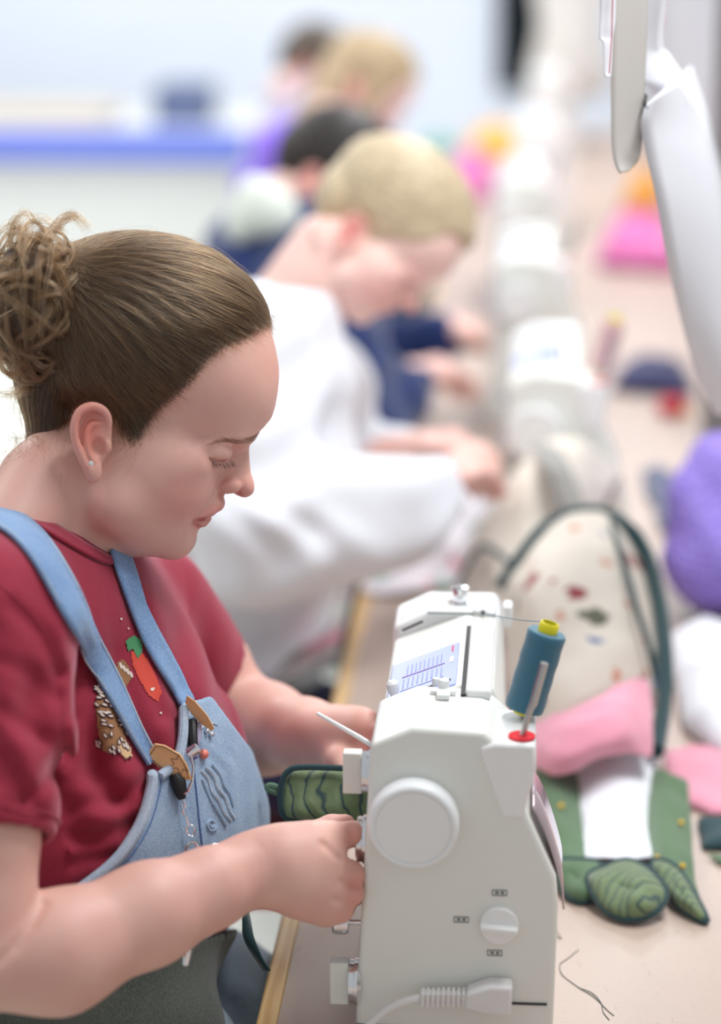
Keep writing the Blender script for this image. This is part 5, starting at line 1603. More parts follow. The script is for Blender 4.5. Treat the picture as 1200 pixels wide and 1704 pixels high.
# ---- dark-haired person at the far end
far = empty('person', tuple(wpt(520, 380, 6.6))[:2] + (0,), 'brown-haired person at the far end of the table, half hidden', 'person')
RF = Frame(6.6, piv=(243, 570), to=(532, 88), scale=0.9, turn=10, yaw=10)
HVm, HQm, Tm = make_head(RF, SKIN_PALE, far, DK_LINE, ('brown_short_hair', srgb(62, 52, 44), srgb(110, 94, 80)), 24, 12, h=7.0, extra=blob_dk)
bm = cmesh('body', HVm, HQm, SKIN_PALE, far); attr_color(bm, 'tint', Tm)
def ftop(P):
    P = P.astype(np.float32)
    return chain(P, [S(530, 190, 6.6), S(520, 250, 6.62), S(515, 360, 6.65)], [0.11, 0.17, 0.17], 0.05)
lo, hi = bounds([(420, 150, 6.4), (630, 430, 6.8)], 0.08)
XV, XQ = surface(ftop, lo, hi, 0.016)
cmesh('top', XV, XQ, cloth('grey_lilac_jersey', srgb(176, 168, 190), 0.9, 400), far)

# trousers, stools of the three further along, down to the floor
for pp, px, py, d, mt, lb in [(nav, 470, 850, 4.0, MATS['navy_trousers'], 'plain grey stool under the person in the navy jumper'), (pur, 510, 470, 5.25, plain('grey_trousers', srgb(96, 98, 108), 0.85), 'plain grey stool under the person in the purple top'), (far, 515, 350, 6.65, plain('grey_trousers', srgb(96, 98, 108), 0.85), 'plain grey stool under the brown-haired person')]:
    w0 = wpt(px, py, d)
    zt = min(w0.z + 0.06, 0.72); x0 = min(w0.x, EDGE_X - 0.2)
    for sy in (-0.09, 0.09):
        MB().tube(spline([(w0.x, w0.y + sy, zt + 0.02), (w0.x + 0.10, w0.y + sy, 0.56), (w0.x + 0.36, w0.y + sy, 0.53), (w0.x + 0.40, w0.y + sy, 0.48), (w0.x + 0.38, w0.y + sy, 0.08), (w0.x + 0.40, w0.y + sy, 0.02)], 5),
                  [0.13] * 5 + [0.10] * 5 + [0.08] * 5 + [0.07] * 5 + [0.06] * 6, 14).build('trouser_leg', mt, pp)
        MB().box((w0.x + 0.44, w0.y + sy, 0.03), (0.11, 0.04, 0.03)).build('shoe', BLK, pp, mods=[('bevel', 0.02, 3)])
    stl = empty('stool', (w0.x + 0.02, w0.y, 0), lb, 'stool')
    MB().box((w0.x + 0.02, w0.y, 0.425), (0.19, 0.19, 0.02)).build('seat', steel, stl, mods=[('bevel', 0.012, 3)])
    for dx in (-0.16, 0.16):
        for dy in (-0.16, 0.16):
            MB().tube([(w0.x + 0.02 + dx, w0.y + dy, 0), (w0.x + 0.02 + dx * 0.9, w0.y + dy * 0.9, 0.41)], 0.011, 8).build('leg', steel, stl)
# ------------------------------------------------------------------ cloth, bags and small things on the table
def sheet(name, rows, mat, parent=None, nu=6, nv=6, noise=0.002, thick=0.002, seed=0, sub=1):
    """a curved piece of cloth through rows of (px, py, height above the table)"""
    G = np.array([[on_plane(x, y, TABLE_Z + h) for x, y, h in r] for r in rows])
    a = np.stack([spline(list(G[i]), nu) for i in range(len(G))])
    b = np.stack([spline(list(a[:, j]), nv) for j in range(a.shape[1])], 1)
    m, k = b.shape[:2]
    V = b.reshape(-1, 3)
    n = vnoise(V, 40, seed); n2 = vnoise(V, 95, seed + 1)
    V = V + np.stack([n2 * 0.4, n2 * 0.3, n], 1) * noise
    V[:, 2] = np.maximum(V[:, 2], TABLE_Z + thick)
    Fq = np.array([(i * k + j, i * k + j + 1, (i + 1) * k + j + 1, (i + 1) * k + j) for i in range(m - 1) for j in range(k - 1)])
    o = mesh(name, V, Fq, mat, parent, mods=[('solid', thick, 0), ('sub', sub)] if sub else [('solid', thick, 0)])
    return o, V.reshape(m, k, 3)

def mound(name, poly, height, mat, parent=None, seed=0, step=0.012, edge=0.05, rough=0.35, crease=26, base=0.0):
    """a heap of cloth: closed lump standing on the table over an outline of frame points taken on the table plane"""
    P2 = np.array([on_plane(x, y, TABLE_Z + base)[:2] for x, y in poly])
    lo_, hi_ = P2.min(0) - 0.03, P2.max(0) + 0.03
    def f(P):
        sd = poly_sd(P[:, :2].astype(float), P2)
        t = np.clip(-sd / edge, 0, 1); prof = np.sqrt(np.clip(1 - (1 - t) ** 2, 0, 1))
        n = vnoise(P[:, :2], crease, seed) + 0.5 * vnoise(P[:, :2], crease * 2.3, seed + 3)
        h = height * prof * (1 - rough + rough * n)
        z = P[:, 2] - (TABLE_Z + base)
        d = np.maximum(np.maximum(sd, z - h) * 0.6, -(z - 0.001))
        return d.astype(np.float32)
    V, Q = surface(f, (lo_[0], lo_[1], TABLE_Z + base - 0.01), (hi_[0], hi_[1], TABLE_Z + base + height * 1.7 + 0.02), step)
    V = relax(V, Q, 3, 0.5)
    V[:, 2] = np.maximum(V[:, 2], TABLE_Z + base + 0.0005)
    return mesh(name, V, Q, mat, parent)

def floral(name, ground, spots, scale=16, g2=None):
    """printed cloth: scattered blossoms on a plain ground"""
    if name in MATS: return MATS[name]
    k = NT(name); k.inp(Roughness=0.9); k.b.inputs['Specular IOR Level'].default_value = 0.2
    v = k.coords()
    c = k.mix(k.noise(v, 12, 3), tuple(x * 0.94 for x in ground), g2 or ground)
    for i, (col, sc, thr) in enumerate(spots):
        vv = k.coords(scale=(1, 1, 1), rot=(0.3 * i, 0.2 + 0.5 * i, 0.4 * i))
        d = k.voro(vv, sc).outputs['Distance']
        nz = k.noise(v, sc * 6, 2)
        ad = k.t.nodes.new('ShaderNodeMath'); ad.operation = 'MULTIPLY_ADD'; ad.inputs[1].default_value = 0.35
        k.l(nz, ad.inputs[0]); k.l(d, ad.inputs[2])
        c = k.mix(k.ramp(ad.outputs[0], [(thr, (1, 1, 1)), (thr + 0.05, (0, 0, 0))]), c, col)
    k.base(c)
    k.bump(k.noise(v, 700, 2), 0.25, 0.0006)
    MATS[name] = k.m
    return k.m
CANVAS = floral('floral_cream_canvas', srgb(224, 214, 202), [(srgb(104, 104, 92), 13, 0.34), (srgb(150, 72, 78), 15, 0.34), (srgb(206, 150, 130), 19, 0.30), (srgb(96, 116, 160), 9, 0.27)])
CREAMC = cloth('cream_canvas', srgb(226, 218, 206), 0.9, 500, 0.05)
PINKC = cloth('pink_brushed_cotton', srgb(226, 152, 172), 0.95, 400, 0.06, sheen=0.5)
GREEN = cloth('sage_green_cotton', srgb(88, 112, 84), 0.9, 500, 0.10)
TEALB = cloth('dark_teal_binding', srgb(42, 66, 70), 0.85, 500)
WHITEC = cloth('white_lining', srgb(232, 232, 240), 0.85, 400, 0.03)
YEL = plain('yellow_pin_head', srgb(246, 196, 40), 0.25)

# ---- cloth bag lying beside the nearest machine
bag = empty('cloth_bag', tuple(on_plane(1010, 1380)), 'half-sewn floral canvas bag with dark teal binding, pink band and white lining', 'bag')
rows = [[(880, 1262, 0.030), (930, 1252, 0.050), (1000, 1225, 0.062), (1060, 1190, 0.070), (1098, 1180, 0.045)],
        [(858, 1190, 0.050), (920, 1170, 0.095), (990, 1150, 0.110), (1060, 1130, 0.105), (1108, 1150, 0.060)],
        [(842, 1090, 0.080), (905, 1075, 0.130), (985, 1060, 0.148), (1060, 1050, 0.140), (1106, 1080, 0.085)],
        [(832, 985, 0.125), (890, 975, 0.172), (975, 970, 0.178), (1050, 965, 0.170), (1096, 1000, 0.110)],
        [(868, 925, 0.160), (905, 900, 0.190), (975, 890, 0.200), (1040, 900, 0.185), (1082, 940, 0.130)],
        [(905, 885, 0.180), (930, 865, 0.195), (980, 855, 0.200), (1030, 868, 0.190), (1068, 905, 0.140)],
        [(905, 1000, 0.090), (930, 985, 0.100), (980, 978, 0.100), (1030, 985, 0.100), (1068, 1010, 0.070)],
        [(905, 1135, 0.003), (930, 1128, 0.003), (980, 1122, 0.003), (1030, 1128, 0.003), (1068, 1140, 0.003)]]
_, CG = sheet('canvas_panel', rows, CANVAS, bag, 6, 6, 0.004, seed=3)
def tabz(px, py, h): return on_plane(px, py, TABLE_Z + h)
arch = [(832, 978, 0.130), (868, 925, 0.165), (905, 880, 0.190), (950, 855, 0.202), (1000, 852, 0.202), (1045, 878, 0.190), (1078, 930, 0.160), (1096, 1000, 0.130), (1106, 1080, 0.100), (1106, 1160, 0.070), (1092, 1250, 0.045)]
MB().tube(spline([tabz(x, y, h + 0.004) for x, y, h in arch], 6), [0.0075] * 31 + [0.0090] * 30, 10).build('binding', TEALB, bag)
arch2 = [(1012, 862, 0.200), (1030, 905, 0.195), (1046, 960, 0.180), (1060, 1010, 0.165), (1078, 1070, 0.135), (1092, 1130, 0.1)]
MB().tube(spline([tabz(*p) for p in arch2], 6), 0.0035, 8).build('binding', TEALB, bag)
rows = [[(878, 1205, 0.062), (920, 1190, 0.085), (985, 1165, 0.105), (1040, 1135, 0.112), (1080, 1128, 0.098)],
        [(882, 1235, 0.056), (925, 1225, 0.078), (985, 1200, 0.098), (1040, 1175, 0.104), (1084, 1165, 0.090)],
        [(884, 1262, 0.046), (930, 1262, 0.064), (990, 1240, 0.080), (1040, 1220, 0.088), (1086, 1215, 0.074)],
        [(886, 1276, 0.038), (938, 1290, 0.046), (992, 1262, 0.062), (1040, 1252, 0.068), (1084, 1262, 0.054)]]
sheet('pink_band', rows, PINKC, bag, 6, 5, 0.004, 0.004, seed=8)
rows = [[(955, 1255, 0.030), (985, 1240, 0.040), (1020, 1235, 0.044), (1060, 1240, 0.040), (1096, 1262, 0.030)],
        [(960, 1300, 0.024), (990, 1295, 0.034), (1022, 1292, 0.038), (1058, 1296, 0.034), (1092, 1306, 0.024)],
        [(966, 1360, 0.016), (992, 1358, 0.026), (1022, 1358, 0.030), (1052, 1360, 0.026), (1080, 1364, 0.016)],
        [(972, 1430, 0.012), (994, 1430, 0.018), (1022, 1430, 0.020), (1056, 1430, 0.018), (1086, 1430, 0.012)]]
sheet('white_lining', rows, WHITEC, bag, 6, 6, 0.003, 0.003, seed=5)
rows = [[(890, 1278, 0.030), (915, 1275, 0.034), (962, 1270, 0.028)], [(900, 1340, 0.022), (925, 1340, 0.028), (966, 1335, 0.022)],
        [(915, 1400, 0.012), (940, 1400, 0.020), (972, 1395, 0.016)], [(922, 1440, 0.008), (945, 1442, 0.014), (978, 1440, 0.012)]]
sheet('green_panel', rows, GREEN, bag, 6, 5, 0.003, 0.003, seed=2)
rows = [[(1084, 1272, 0.030), (1110, 1285, 0.036), (1145, 1300, 0.028)], [(1078, 1340, 0.022), (1108, 1345, 0.030), (1150, 1352, 0.020)],
        [(1080, 1400, 0.014), (1112, 1410, 0.024), (1153, 1420, 0.014)], [(1092, 1440, 0.012), (1125, 1455, 0.018), (1158, 1470, 0.008)], [(1140, 1500, 0.008), (1160, 1515, 0.008), (1174, 1530, 0.004)]]
sheet('green_panel', rows, GREEN, bag, 6, 5, 0.003, 0.003, seed=12)
def bound_flap(nm, outline, hmid, mat, seed):
    c = np.mean([(x, y) for x, y, _ in outline], 0)
    n = len(outline)
    rows_ = []
    ring = spline([np.array(p, float) for p in outline], 5, closed=True)
    V, Fq = [], []
    K = 7
    for i, p in enumerate(ring):
        for j in range(K + 1):
            t = j / K
            x, y = c[0] + (p[0] - c[0]) * t, c[1] + (p[1] - c[1]) * t
            h = p[2] * t + hmid * (1 - t ** 2) + 0.0035 * math.sin(x / 13.0 + 2 * math.sin(y / 23.0)) * (1 - t)
            V.append(tabz(x, y, h))
    m = len(ring)
    for i in range(m):
        for j in range(K):
            a, b = i * (K + 1), ((i + 1) % m) * (K + 1)
            Fq.append((a + j, a + j + 1, b + j + 1, b + j))
    o = mesh(nm, V, Fq, mat, bag, mods=[('solid', 0.003, 0)])
    e = [V[i * (K + 1) + K] for i in range(m)] + [V[K]]
    MB().tube(e, 0.0034, 8).build('binding', TEALB, o)
    return o
QUILT = NT('quilted_leaf_green'); QUILT.inp(Roughness=0.75); QUILT.b.inputs['Sheen Weight'].default_value = 0.3
_v = QUILT.coords(); _w = QUILT.wave(QUILT.coords(rot=(0.4, 0.3, 0.9)), 38, 5, 2)
QUILT.base(QUILT.mix(QUILT.ramp(_w, [(0.0, (1, 1, 1)), (0.16, (0, 0, 0))]), QUILT.mix(QUILT.noise(_v, 30, 3), srgb(84, 104, 70), srgb(128, 146, 104)), srgb(40, 66, 70)))
QUILT.bump(_w, 0.4, 0.002); QUILT = QUILT.m
bound_flap('green_flap', [(978, 1462, 0.020), (1010, 1442, 0.026), (1045, 1432, 0.028), (1082, 1450, 0.026), (1108, 1486, 0.018), (1090, 1518, 0.010), (1045, 1530, 0.006), (1005, 1512, 0.008)], 0.022, QUILT, 1)
bound_flap('green_flap', [(925, 1438, 0.016), (960, 1432, 0.020), (1000, 1440, 0.018), (990, 1490, 0.006), (965, 1500, 0.004), (938, 1484, 0.005)], 0.014, GREEN, 4)
bound_flap('green_flap', [(1085, 1436, 0.022), (1120, 1440, 0.024), (1150, 1480, 0.014), (1176, 1532, 0.004), (1150, 1522, 0.004), (1118, 1496, 0.008)], 0.014, QUILT, 4)
for (px, py, h) in [(934, 1341, 0.030), (1134, 1369, 0.027), (1094, 1427, 0.022), (1136, 1441, 0.022)]:
    p = tabz(px, py, h)
    MB().lathe(p, (0, 0, 1), [(0.0001, -0.0028), (0.002, -0.002), (0.0028, 0), (0.002, 0.002), (0.0001, 0.0028)], 14, cap=False).build('pin', YEL, bag, sharp=0)

# ---- second canvas heap, a purple pouch, white cloth and others behind
heap = empty('canvas_heap', tuple(on_plane(900, 900)), 'crumpled cream canvas with a grey stripe heaped behind the floral bag', 'fabric')
rows = [[(752, 985, 0.010), (800, 1010, 0.050), (850, 1020, 0.050), (900, 1000, 0.05)],
        [(780, 905, 0.060), (830, 880, 0.120), (890, 900, 0.12), (960, 900, 0.10)],
        [(830, 820, 0.140), (880, 785, 0.190), (950, 780, 0.190), (1010, 830, 0.14)],
        [(870, 775, 0.170), (915, 738, 0.205), (965, 735, 0.205), (1040, 790, 0.15)],
        [(870, 900, 0.080), (915, 870, 0.090), (965, 865, 0.090), (1050, 890, 0.08)],
        [(870, 1010, 0.003), (915, 1000, 0.003), (965, 1000, 0.003), (1060, 1000, 0.003)]]
sheet('crumpled_panel', rows, floral('sparse_floral_canvas', srgb(228, 220, 208), [(srgb(96, 104, 110), 8, 0.27)]), heap, 6, 6, 0.008, seed=6)
sh_ = [(905, 742, 0.212), (925, 775, 0.205), (940, 810, 0.185), (952, 850, 0.16)]
c_ = spline([tabz(*p) for p in sh_], 6)
Vs = []
for p in c_:
    for t in (-1, 0, 1): Vs.append(p + np.array([0.016 * t, 0, 0.002 - 0.002 * abs(t)]))
mesh('grey_stripe', Vs, [(i * 3 + j, i * 3 + j + 1, i * 3 + j + 4, i * 3 + j + 3) for i in range(len(c_) - 1) for j in range(2)], cloth('grey_webbing', srgb(146, 144, 140), 0.9), heap, mods=[('solid', 0.002)])
MB().tube(spline([tabz(760, 975, 0.05), tabz(800, 910, 0.10), tabz(850, 940, 0.115), tabz(862, 985, 0.10)], 6), 0.004, 8).build('binding', TEALB, heap)

def purple_mat():
    k = NT('purple_lattice_print'); k.inp(Roughness=0.8)
    v = k.coords(rot=(0, 0, 0.785))
    ck = k.t.nodes.new('ShaderNodeTexChecker'); ck.inputs['Scale'].default_value = 120
    k.l(k.coords(rot=(0.6, 0.5, 0.785)), ck.inputs['Vector'])
    d = k.voro(k.coords(), 95).outputs['Distance']
    c = k.mix(ck.outputs['Fac'], srgb(126, 104, 196), srgb(160, 140, 220))
    k.base(k.mix(k.ramp(d, [(0.18, (1, 1, 1)), (0.3, (0, 0, 0))]), c, srgb(84, 66, 150)))
    return k.m
def pouch(P):
    P = P.astype(np.float32)
    d = ell(P, tuple(cpt(1222, 835, 3.02)), (0.084, 0.112, 0.08))
    d = smin(d, ell(P, tuple(cpt(1235, 910, 3.0)), (0.09, 0.062, 0.088)), 0.04)
    return d + (0.003 * np.sin(P[:, 0] * 70 + P[:, 1] * 55)).astype(np.float32)
lo, hi = bounds([(1080, 660, 2.90), (1360, 1030, 3.12)], 0.03)
XV, XQ = surface(pouch, lo, hi, 0.005)
o = cmesh('purple_pouch', XV, XQ, purple_mat()); pz = np.array([v.co.z for v in o.data.vertices]).min()
o.location.z += TABLE_Z + 0.001 - pz
tag(o, 'stuffed purple patterned pouch standing at the right edge', 'pouch')
def tagm(o, label, cat, group=None): return tag(o, label, cat, group)
tagm(mound('folded_cloth', [(1060, 790), (1130, 800), (1140, 900), (1090, 890)], 0.05, cloth('slate_blue_cloth', srgb(92, 98, 122), 0.9), seed=4), 'slate blue cloth heaped beside the purple pouch', 'fabric')
tagm(mound('white_cloth', [(1105, 1080), (1160, 1050), (1330, 1090), (1330, 1300), (1230, 1290), (1130, 1220)], 0.06, WHITEC, seed=9, crease=16), 'puffy white cloth to the right of the floral bag', 'fabric')
tagm(mound('pink_cloth', [(1096, 1262), (1150, 1250), (1300, 1270), (1300, 1370), (1180, 1360), (1120, 1340)], 0.020, PINKC, seed=10, step=0.006, edge=0.02), 'pink cloth spread at the right, beside the green panel', 'fabric')
tagm(mound('teal_cloth', [(1150, 1368), (1290, 1360), (1290, 1425), (1160, 1420)], 0.016, TEALB, seed=14, step=0.006, edge=0.02), 'dark teal bound strip at the right edge below the pink cloth', 'fabric')
tagm(mound('green_cloth', [(1156, 1424), (1290, 1424), (1290, 1470), (1210, 1458)], 0.010, GREEN, seed=15, step=0.005, edge=0.015), 'green cloth scrap at the right edge under the teal strip', 'fabric')
tagm(mound('navy_cloth', [(1010, 655), (1030, 615), (1140, 610), (1165, 665)], 0.050, cloth('navy_cotton', srgb(52, 54, 92), 0.9), seed=16), 'navy cloth folded beside the second machine', 'fabric')
pink_m = floral('bright_pink_print', srgb(214, 120, 174), [(srgb(220, 100, 150), 20, 0.4), (srgb(206, 180, 230), 14, 0.4)])
tagm(mound('pink_fabric', [(985, 450), (1010, 400), (1120, 400), (1150, 460)], 0.13, pink_m, seed=17, step=0.02, edge=0.1), 'bright pink printed cloth heaped behind the machines at the right', 'fabric')
tagm(mound('pink_fabric', [(735, 330), (745, 290), (830, 290), (820, 340)], 0.14, pink_m, seed=18, step=0.02, edge=0.1), 'bright pink cloth heaped at the table edge beyond the blond man', 'fabric')
tagm(mound('yellow_fabric', [(775, 262), (790, 240), (870, 240), (860, 275)], 0.12, cloth('mustard_yellow_cloth', srgb(222, 158, 56), 0.9), seed=19, step=0.02, edge=0.1), 'mustard yellow cloth heaped far along the table', 'fabric')
tagm(mound('teal_fabric', [(690, 262), (700, 246), (770, 246), (765, 265)], 0.08, cloth('sea_green_cloth', srgb(96, 150, 136), 0.9), seed=20, step=0.02, edge=0.08), 'sea green cloth far along the table beside the yellow one', 'fabric')
tagm(mound('orange_fabric', [(1030, 360), (1040, 330), (1110, 330), (1110, 365)], 0.14, cloth('orange_cloth', srgb(206, 142, 52), 0.9), seed=21, step=0.02, edge=0.08), 'orange cloth heaped far behind the pink cloth', 'fabric')
pc_ = on_plane(1118, 690, TABLE_Z)
pcu = empty('pincushion', tuple(pc_), 'small red pincushion with a yellow top on the table at the right', 'pincushion')
MB().lathe(pc_, (0, 0, 1), [(0.012, 0.0), (0.024, 0.006), (0.026, 0.018), (0.018, 0.028), (0.0001, 0.031)], 24, cap=False).build('cushion', plain('red_satin', srgb(222, 56, 72), 0.4), pcu, sharp=0)
MB().lathe(pc_ + Vector((0.022, -0.01, 0.0)), (0, 0, 1), [(0.008, 0.0), (0.009, 0.012), (0.0001, 0.016)], 16, cap=False).build('button', YEL, pcu, sharp=0)

# printed cloth under the blond man's hand, hanging over the table edge
FLW = floral('white_rose_print', srgb(230, 224, 230), [(srgb(226, 150, 166), 11, 0.42), (srgb(150, 186, 176), 15, 0.36)])
rw = empty('printed_cloth', tuple(on_plane(700, 920)), 'white rose-printed cloth under the blond man\'s hands', 'fabric')
rows = [[(600, 985, 0.004), (660, 985, 0.010), (740, 975, 0.008), (800, 960, 0.004)], [(625, 930, 0.008), (690, 930, 0.03), (760, 920, 0.026), (815, 900, 0.006)],
        [(650, 880, 0.01), (720, 870, 0.034), (780, 862, 0.03), (825, 850, 0.01)], [(670, 830, 0.004), (740, 820, 0.02), (790, 815, 0.02), (830, 805, 0.006)]]
sheet('cloth_sheet', rows, FLW, rw, 6, 6, 0.006, 0.002, seed=22)
drape = floral('faded_rose_print', srgb(172, 162, 162), [(srgb(206, 140, 156), 12, 0.44), (srgb(130, 126, 120), 11, 0.40), (srgb(160, 178, 160), 15, 0.36)])
def hang(name, top, drop, mat, label, x0=EDGE_X, seed=0, sway=0.03):
    """cloth hanging down from the table edge between two lengths along it"""
    V, Fq = [], []; n, m = 26, 16
    for i in range(n + 1):
        y = top[0] + (top[1] - top[0]) * i / n
        for j in range(m + 1):
            t = j / m
            V.append((x0 - 0.006 - sway * math.sin(t * 2.6) - 0.012 * math.sin(i * 0.9 + 2 * t) * t, y + 0.02 * math.sin(3 * t + i) * t, TABLE_Z + 0.006 - drop * t * (1 + 0.12 * math.sin(i * 0.7 + seed))))
    for i in range(n):
        for j in range(m):
            a = i * (m + 1) + j; Fq.append((a, a + 1, a + m + 2, a + m + 1))
    o = mesh(name, V, Fq, mat, None, mods=[('solid', 0.002)])
    return tag(o, label, 'fabric')
hang('hanging_cloth', (2.70, 3.02), 0.115, drape, 'faded rose-printed cloth hanging over the pine edge before the blond man', sway=0.10)

# ---- the piece being sewn, with its loop, and the ribbon hanging from the table
pz = empty('sewing_piece', tuple(wpt(540, 1320, 2.03)), 'green quilted piece with teal piping under the needle', 'fabric')
def pill(P):
    P = P.astype(np.float32)
    u, v = uvpx(P)
    poly = [(470, 1300), (480, 1284), (500, 1279), (560, 1280), (612, 1284), (640, 1300), (640, 1370), (585, 1366), (500, 1364), (476, 1360), (468, 1340)]
    sd = poly_sd(np.stack([u, v], 1).astype(float), poly) * P[:, 2] / F
    t = np.clip(-sd / 0.016, 0, 1)
    th = 0.005 + 0.008 * np.sqrt(np.clip(1 - (1 - t) ** 2, 0, 1)) + 0.0012 * np.sin(u / 9 + v / 14)
    dd = 2.045 - 0.0006 * (v - 1320) * 0.3
    return np.maximum(sd, np.abs(P[:, 2] - dd) - th).astype(np.float32) * 0.8
lo, hi = bounds([(460, 1270, 2.02), (650, 1375, 2.07)], 0.012)
XV, XQ = surface(pill, lo, hi, 0.0022)
XV = relax(XV, XQ, 2, 0.5)
cmesh('quilted_panel', XV, XQ, QUILT, pz)
pip = spline([np.array(p, float) for p in [(600, 1281), (560, 1278), (500, 1277), (480, 1283), (470, 1300), (467, 1335), (474, 1358), (500, 1365), (560, 1367)]], 6)
MB().tube([wpt(x, y, 2.036) for x, y in pip], 0.0028, 8).build('piping', TEALB, pz)
MB().tube(spline([wpt(472, 1316, 2.04), wpt(456, 1308, 2.04), wpt(446, 1308, 2.04), wpt(448, 1314, 2.04), wpt(470, 1322, 2.04)], 5), 0.0028, 8).build('loop', plain('sage_cord', srgb(96, 126, 104), 0.85), pz)
rib_pts = spline([np.array(p) for p in [(396, 1440, 2.02), (404, 1490, 2.02), (410, 1530, 2.02), (414, 1560, 2.02), (428, 1590, 2.02), (444, 1615, 2.02)]], 8)
Vs = []
for i, p in enumerate(rib_pts):
    a = 0.9 * math.sin(i * 0.13)
    w_ = np.array([math.cos(a) * 9.0, 0, math.sin(a) * 0.006])
    Vs += [wpt(p[0] - w_[0], p[1], p[2] - w_[2]), wpt(p[0] + w_[0], p[1], p[2] + w_[2])]
o = mesh('ribbon', Vs, [(2 * i, 2 * i + 1, 2 * i + 3, 2 * i + 2) for i in range(len(rib_pts) - 1)], TEALB, None, mods=[('solid', 0.0012)])
tag(o, 'dark green ribbon hanging beside the pine table edge', 'ribbon')

# ---- thread cones
def thread_cone(base, axis, r, h, col, label, capcol=YEL, group=None):
    base = Vector(base); axis = Vector(axis).normalized()
    e = empty('thread_cone', tuple(base), label, 'thread', group)
    k = NT('wound_thread_' + label.split()[0]); k.inp(Roughness=0.6); k.b.inputs['Sheen Weight'].default_value = 0.4
    wv = k.wave(k.coords(scale=(1, 1, 1)), 420, 1.5, 1, 'Z'); wv2 = k.noise(k.coords(scale=(1, 1, 3)), 45, 3)
    k.base(k.mix(wv, k.mix(wv2, tuple(c * 0.85 for c in col), tuple(min(1, c * 1.12) for c in col)), tuple(c * 0.75 for c in col))); k.bump(wv, 0.4, 0.0008)
    prof = [(r * 0.55, 0.0), (r * 0.96, 0.001)]
    for i in range(13):
        prof.append((r * (0.985 + 0.018 * math.sin(i * 1.7)), h * (0.03 + 0.94 * i / 12)))
    prof += [(r * 0.93, h), (r * 0.5, h * 1.002)]
    MB().lathe(base, axis, prof, 40).build('wound_thread', k.m, e, sharp=50)
    MB().lathe(base, axis, [(r * 0.50, -h * 0.05), (r * 0.50, h * 1.0), (r * 0.5, h * 1.10), (r * 0.44, h * 1.12), (r * 0.40, h * 1.12), (r * 0.40, h * 1.02)], 28, cap=False).build('cone_core', capcol, e, sharp=50)
    return e
tip = Vector((0.26, 0.03, 0.962)).normalized()
b1 = Vector(M1_LOC) + Vector((0.050, 0.058, 0.2262 + 0.045)) + tip * 0.006
thread_cone(b1, tip, 0.0155, 0.066, srgb(42, 112, 138), 'teal thread cone with a yellow core on the nearest machine', plain('yellow_core', srgb(232, 220, 30), 0.4))
b2 = M2.location + Vector((0.050, 0.058, 0.2262 + 0.045)) + tip * 0.006
thread_cone(b2, tip, 0.0155, 0.066, srgb(232, 190, 194), 'pale pink thread cone with a yellow core on the second machine', plain('yellow_core', srgb(232, 220, 30), 0.4))
# thread running from the cone to the guide
g0 = Vector(M1_LOC) + Vector((0.015, 0.283, 0.2835))
tp = b1 + tip * 0.07
o = MB().tube(spline([tp + tip * 0.001 + Vector((0.004, 0.016, -0.002)), tp * 0.6 + g0 * 0.4 + Vector((0, 0.01, -0.002)), g0], 8), 0.00035, 5).build('thread', plain('teal_thread', srgb(70, 128, 150), 0.6))
tag(o, 'single teal thread running from the teal cone to the machine guide', 'thread')
# loose thread ends on the table
for pts, lb in [([(925, 1542), (921, 1562), (918, 1556), (934, 1562), (922, 1545)], 'tangled thread end on the table close to the nearest machine'),
                ([(963, 1580), (945, 1595), (932, 1605), (936, 1622), (962, 1642), (990, 1660), (1010, 1680), (1022, 1690)], 'long dark thread lying across the bare table top'),
                ([(962, 1643), (985, 1652), (1000, 1668), (1004, 1684), (1014, 1697)], 'shorter dark thread branching from the long one on the table')]:
    o = MB().tube(spline([on_plane(x, y, TABLE_Z + 0.0006) for x, y in pts], 6), 0.00035, 5).build('loose_thread', plain('grey_green_thread', srgb(92, 104, 104), 0.7))
    tag(o, lb, 'thread')

# ---- patterns and papers hanging at the upper right
CARD = plain('grey_beige_card', srgb(196, 190, 184), 0.75, var=0.03)
PAPER = plain('white_paper', srgb(236, 236, 242), 0.7, var=0.02)
def paper(name, outline, mat, label, thick=0.0012, cat='paper', group=None):
    """flat or bent sheet: outline rows of (px, py, depth) pairs down its two sides"""
    L = spline([np.array(cpt(*a)) for a, b in outline], 6); R_ = spline([np.array(cpt(*b)) for a, b in outline], 6)
    m, k = len(L), 7
    V = np.concatenate([[L[i] + (R_[i] - L[i]) * j / (k - 1) for j in range(k)] for i in range(m)])
    Fq = np.array([(i * k + j, i * k + j + 1, (i + 1) * k + j + 1, (i + 1) * k + j) for i in range(m - 1) for j in range(k - 1)])
    o = cmesh(name, V, Fq, mat, None, mods=[('solid', thick)])
    return tag(o, label, cat, group) if label else o
paper('pattern_card', [((1020, -206, 2.10), (1080, -206, 2.12)), ((1019, -60, 2.10), (1078, -60, 2.12)), ((1018, 60, 2.10), (1076, 60, 2.12)), ((1018, 180, 2.10), (1070, 180, 2.12)), ((1019, 240, 2.10), (1066, 250, 2.12)), ((1024, 272, 2.10), (1058, 272, 2.12)), ((1032, 288, 2.10), (1044, 286, 2.11))],
      CARD, 'grey beige pattern card with a rounded end hanging at the upper right', 0.002, 'pattern')
tk = empty('price_strip', tuple(wpt(1010, 20, 2.06)), 'narrow white paper strip with a red line hanging beside the pattern card', 'paper')
o = paper('strip', [((1004, -206, 2.09), (1030, -206, 2.09)), ((1000, -60, 2.05), (1026, -60, 2.06)), ((998, 30, 2.05), (1024, 30, 2.06)), ((997, 62, 2.05), (1020, 62, 2.06)), ((1004, 72, 2.05), (1019, 72, 2.06)), ((1005, 118, 2.05), (1017, 120, 2.06)), ((1009, 128, 2.05), (1016, 128, 2.06))], PAPER, None)
o.parent = tk; o.matrix_parent_inverse = tk.matrix_basis.inverted()
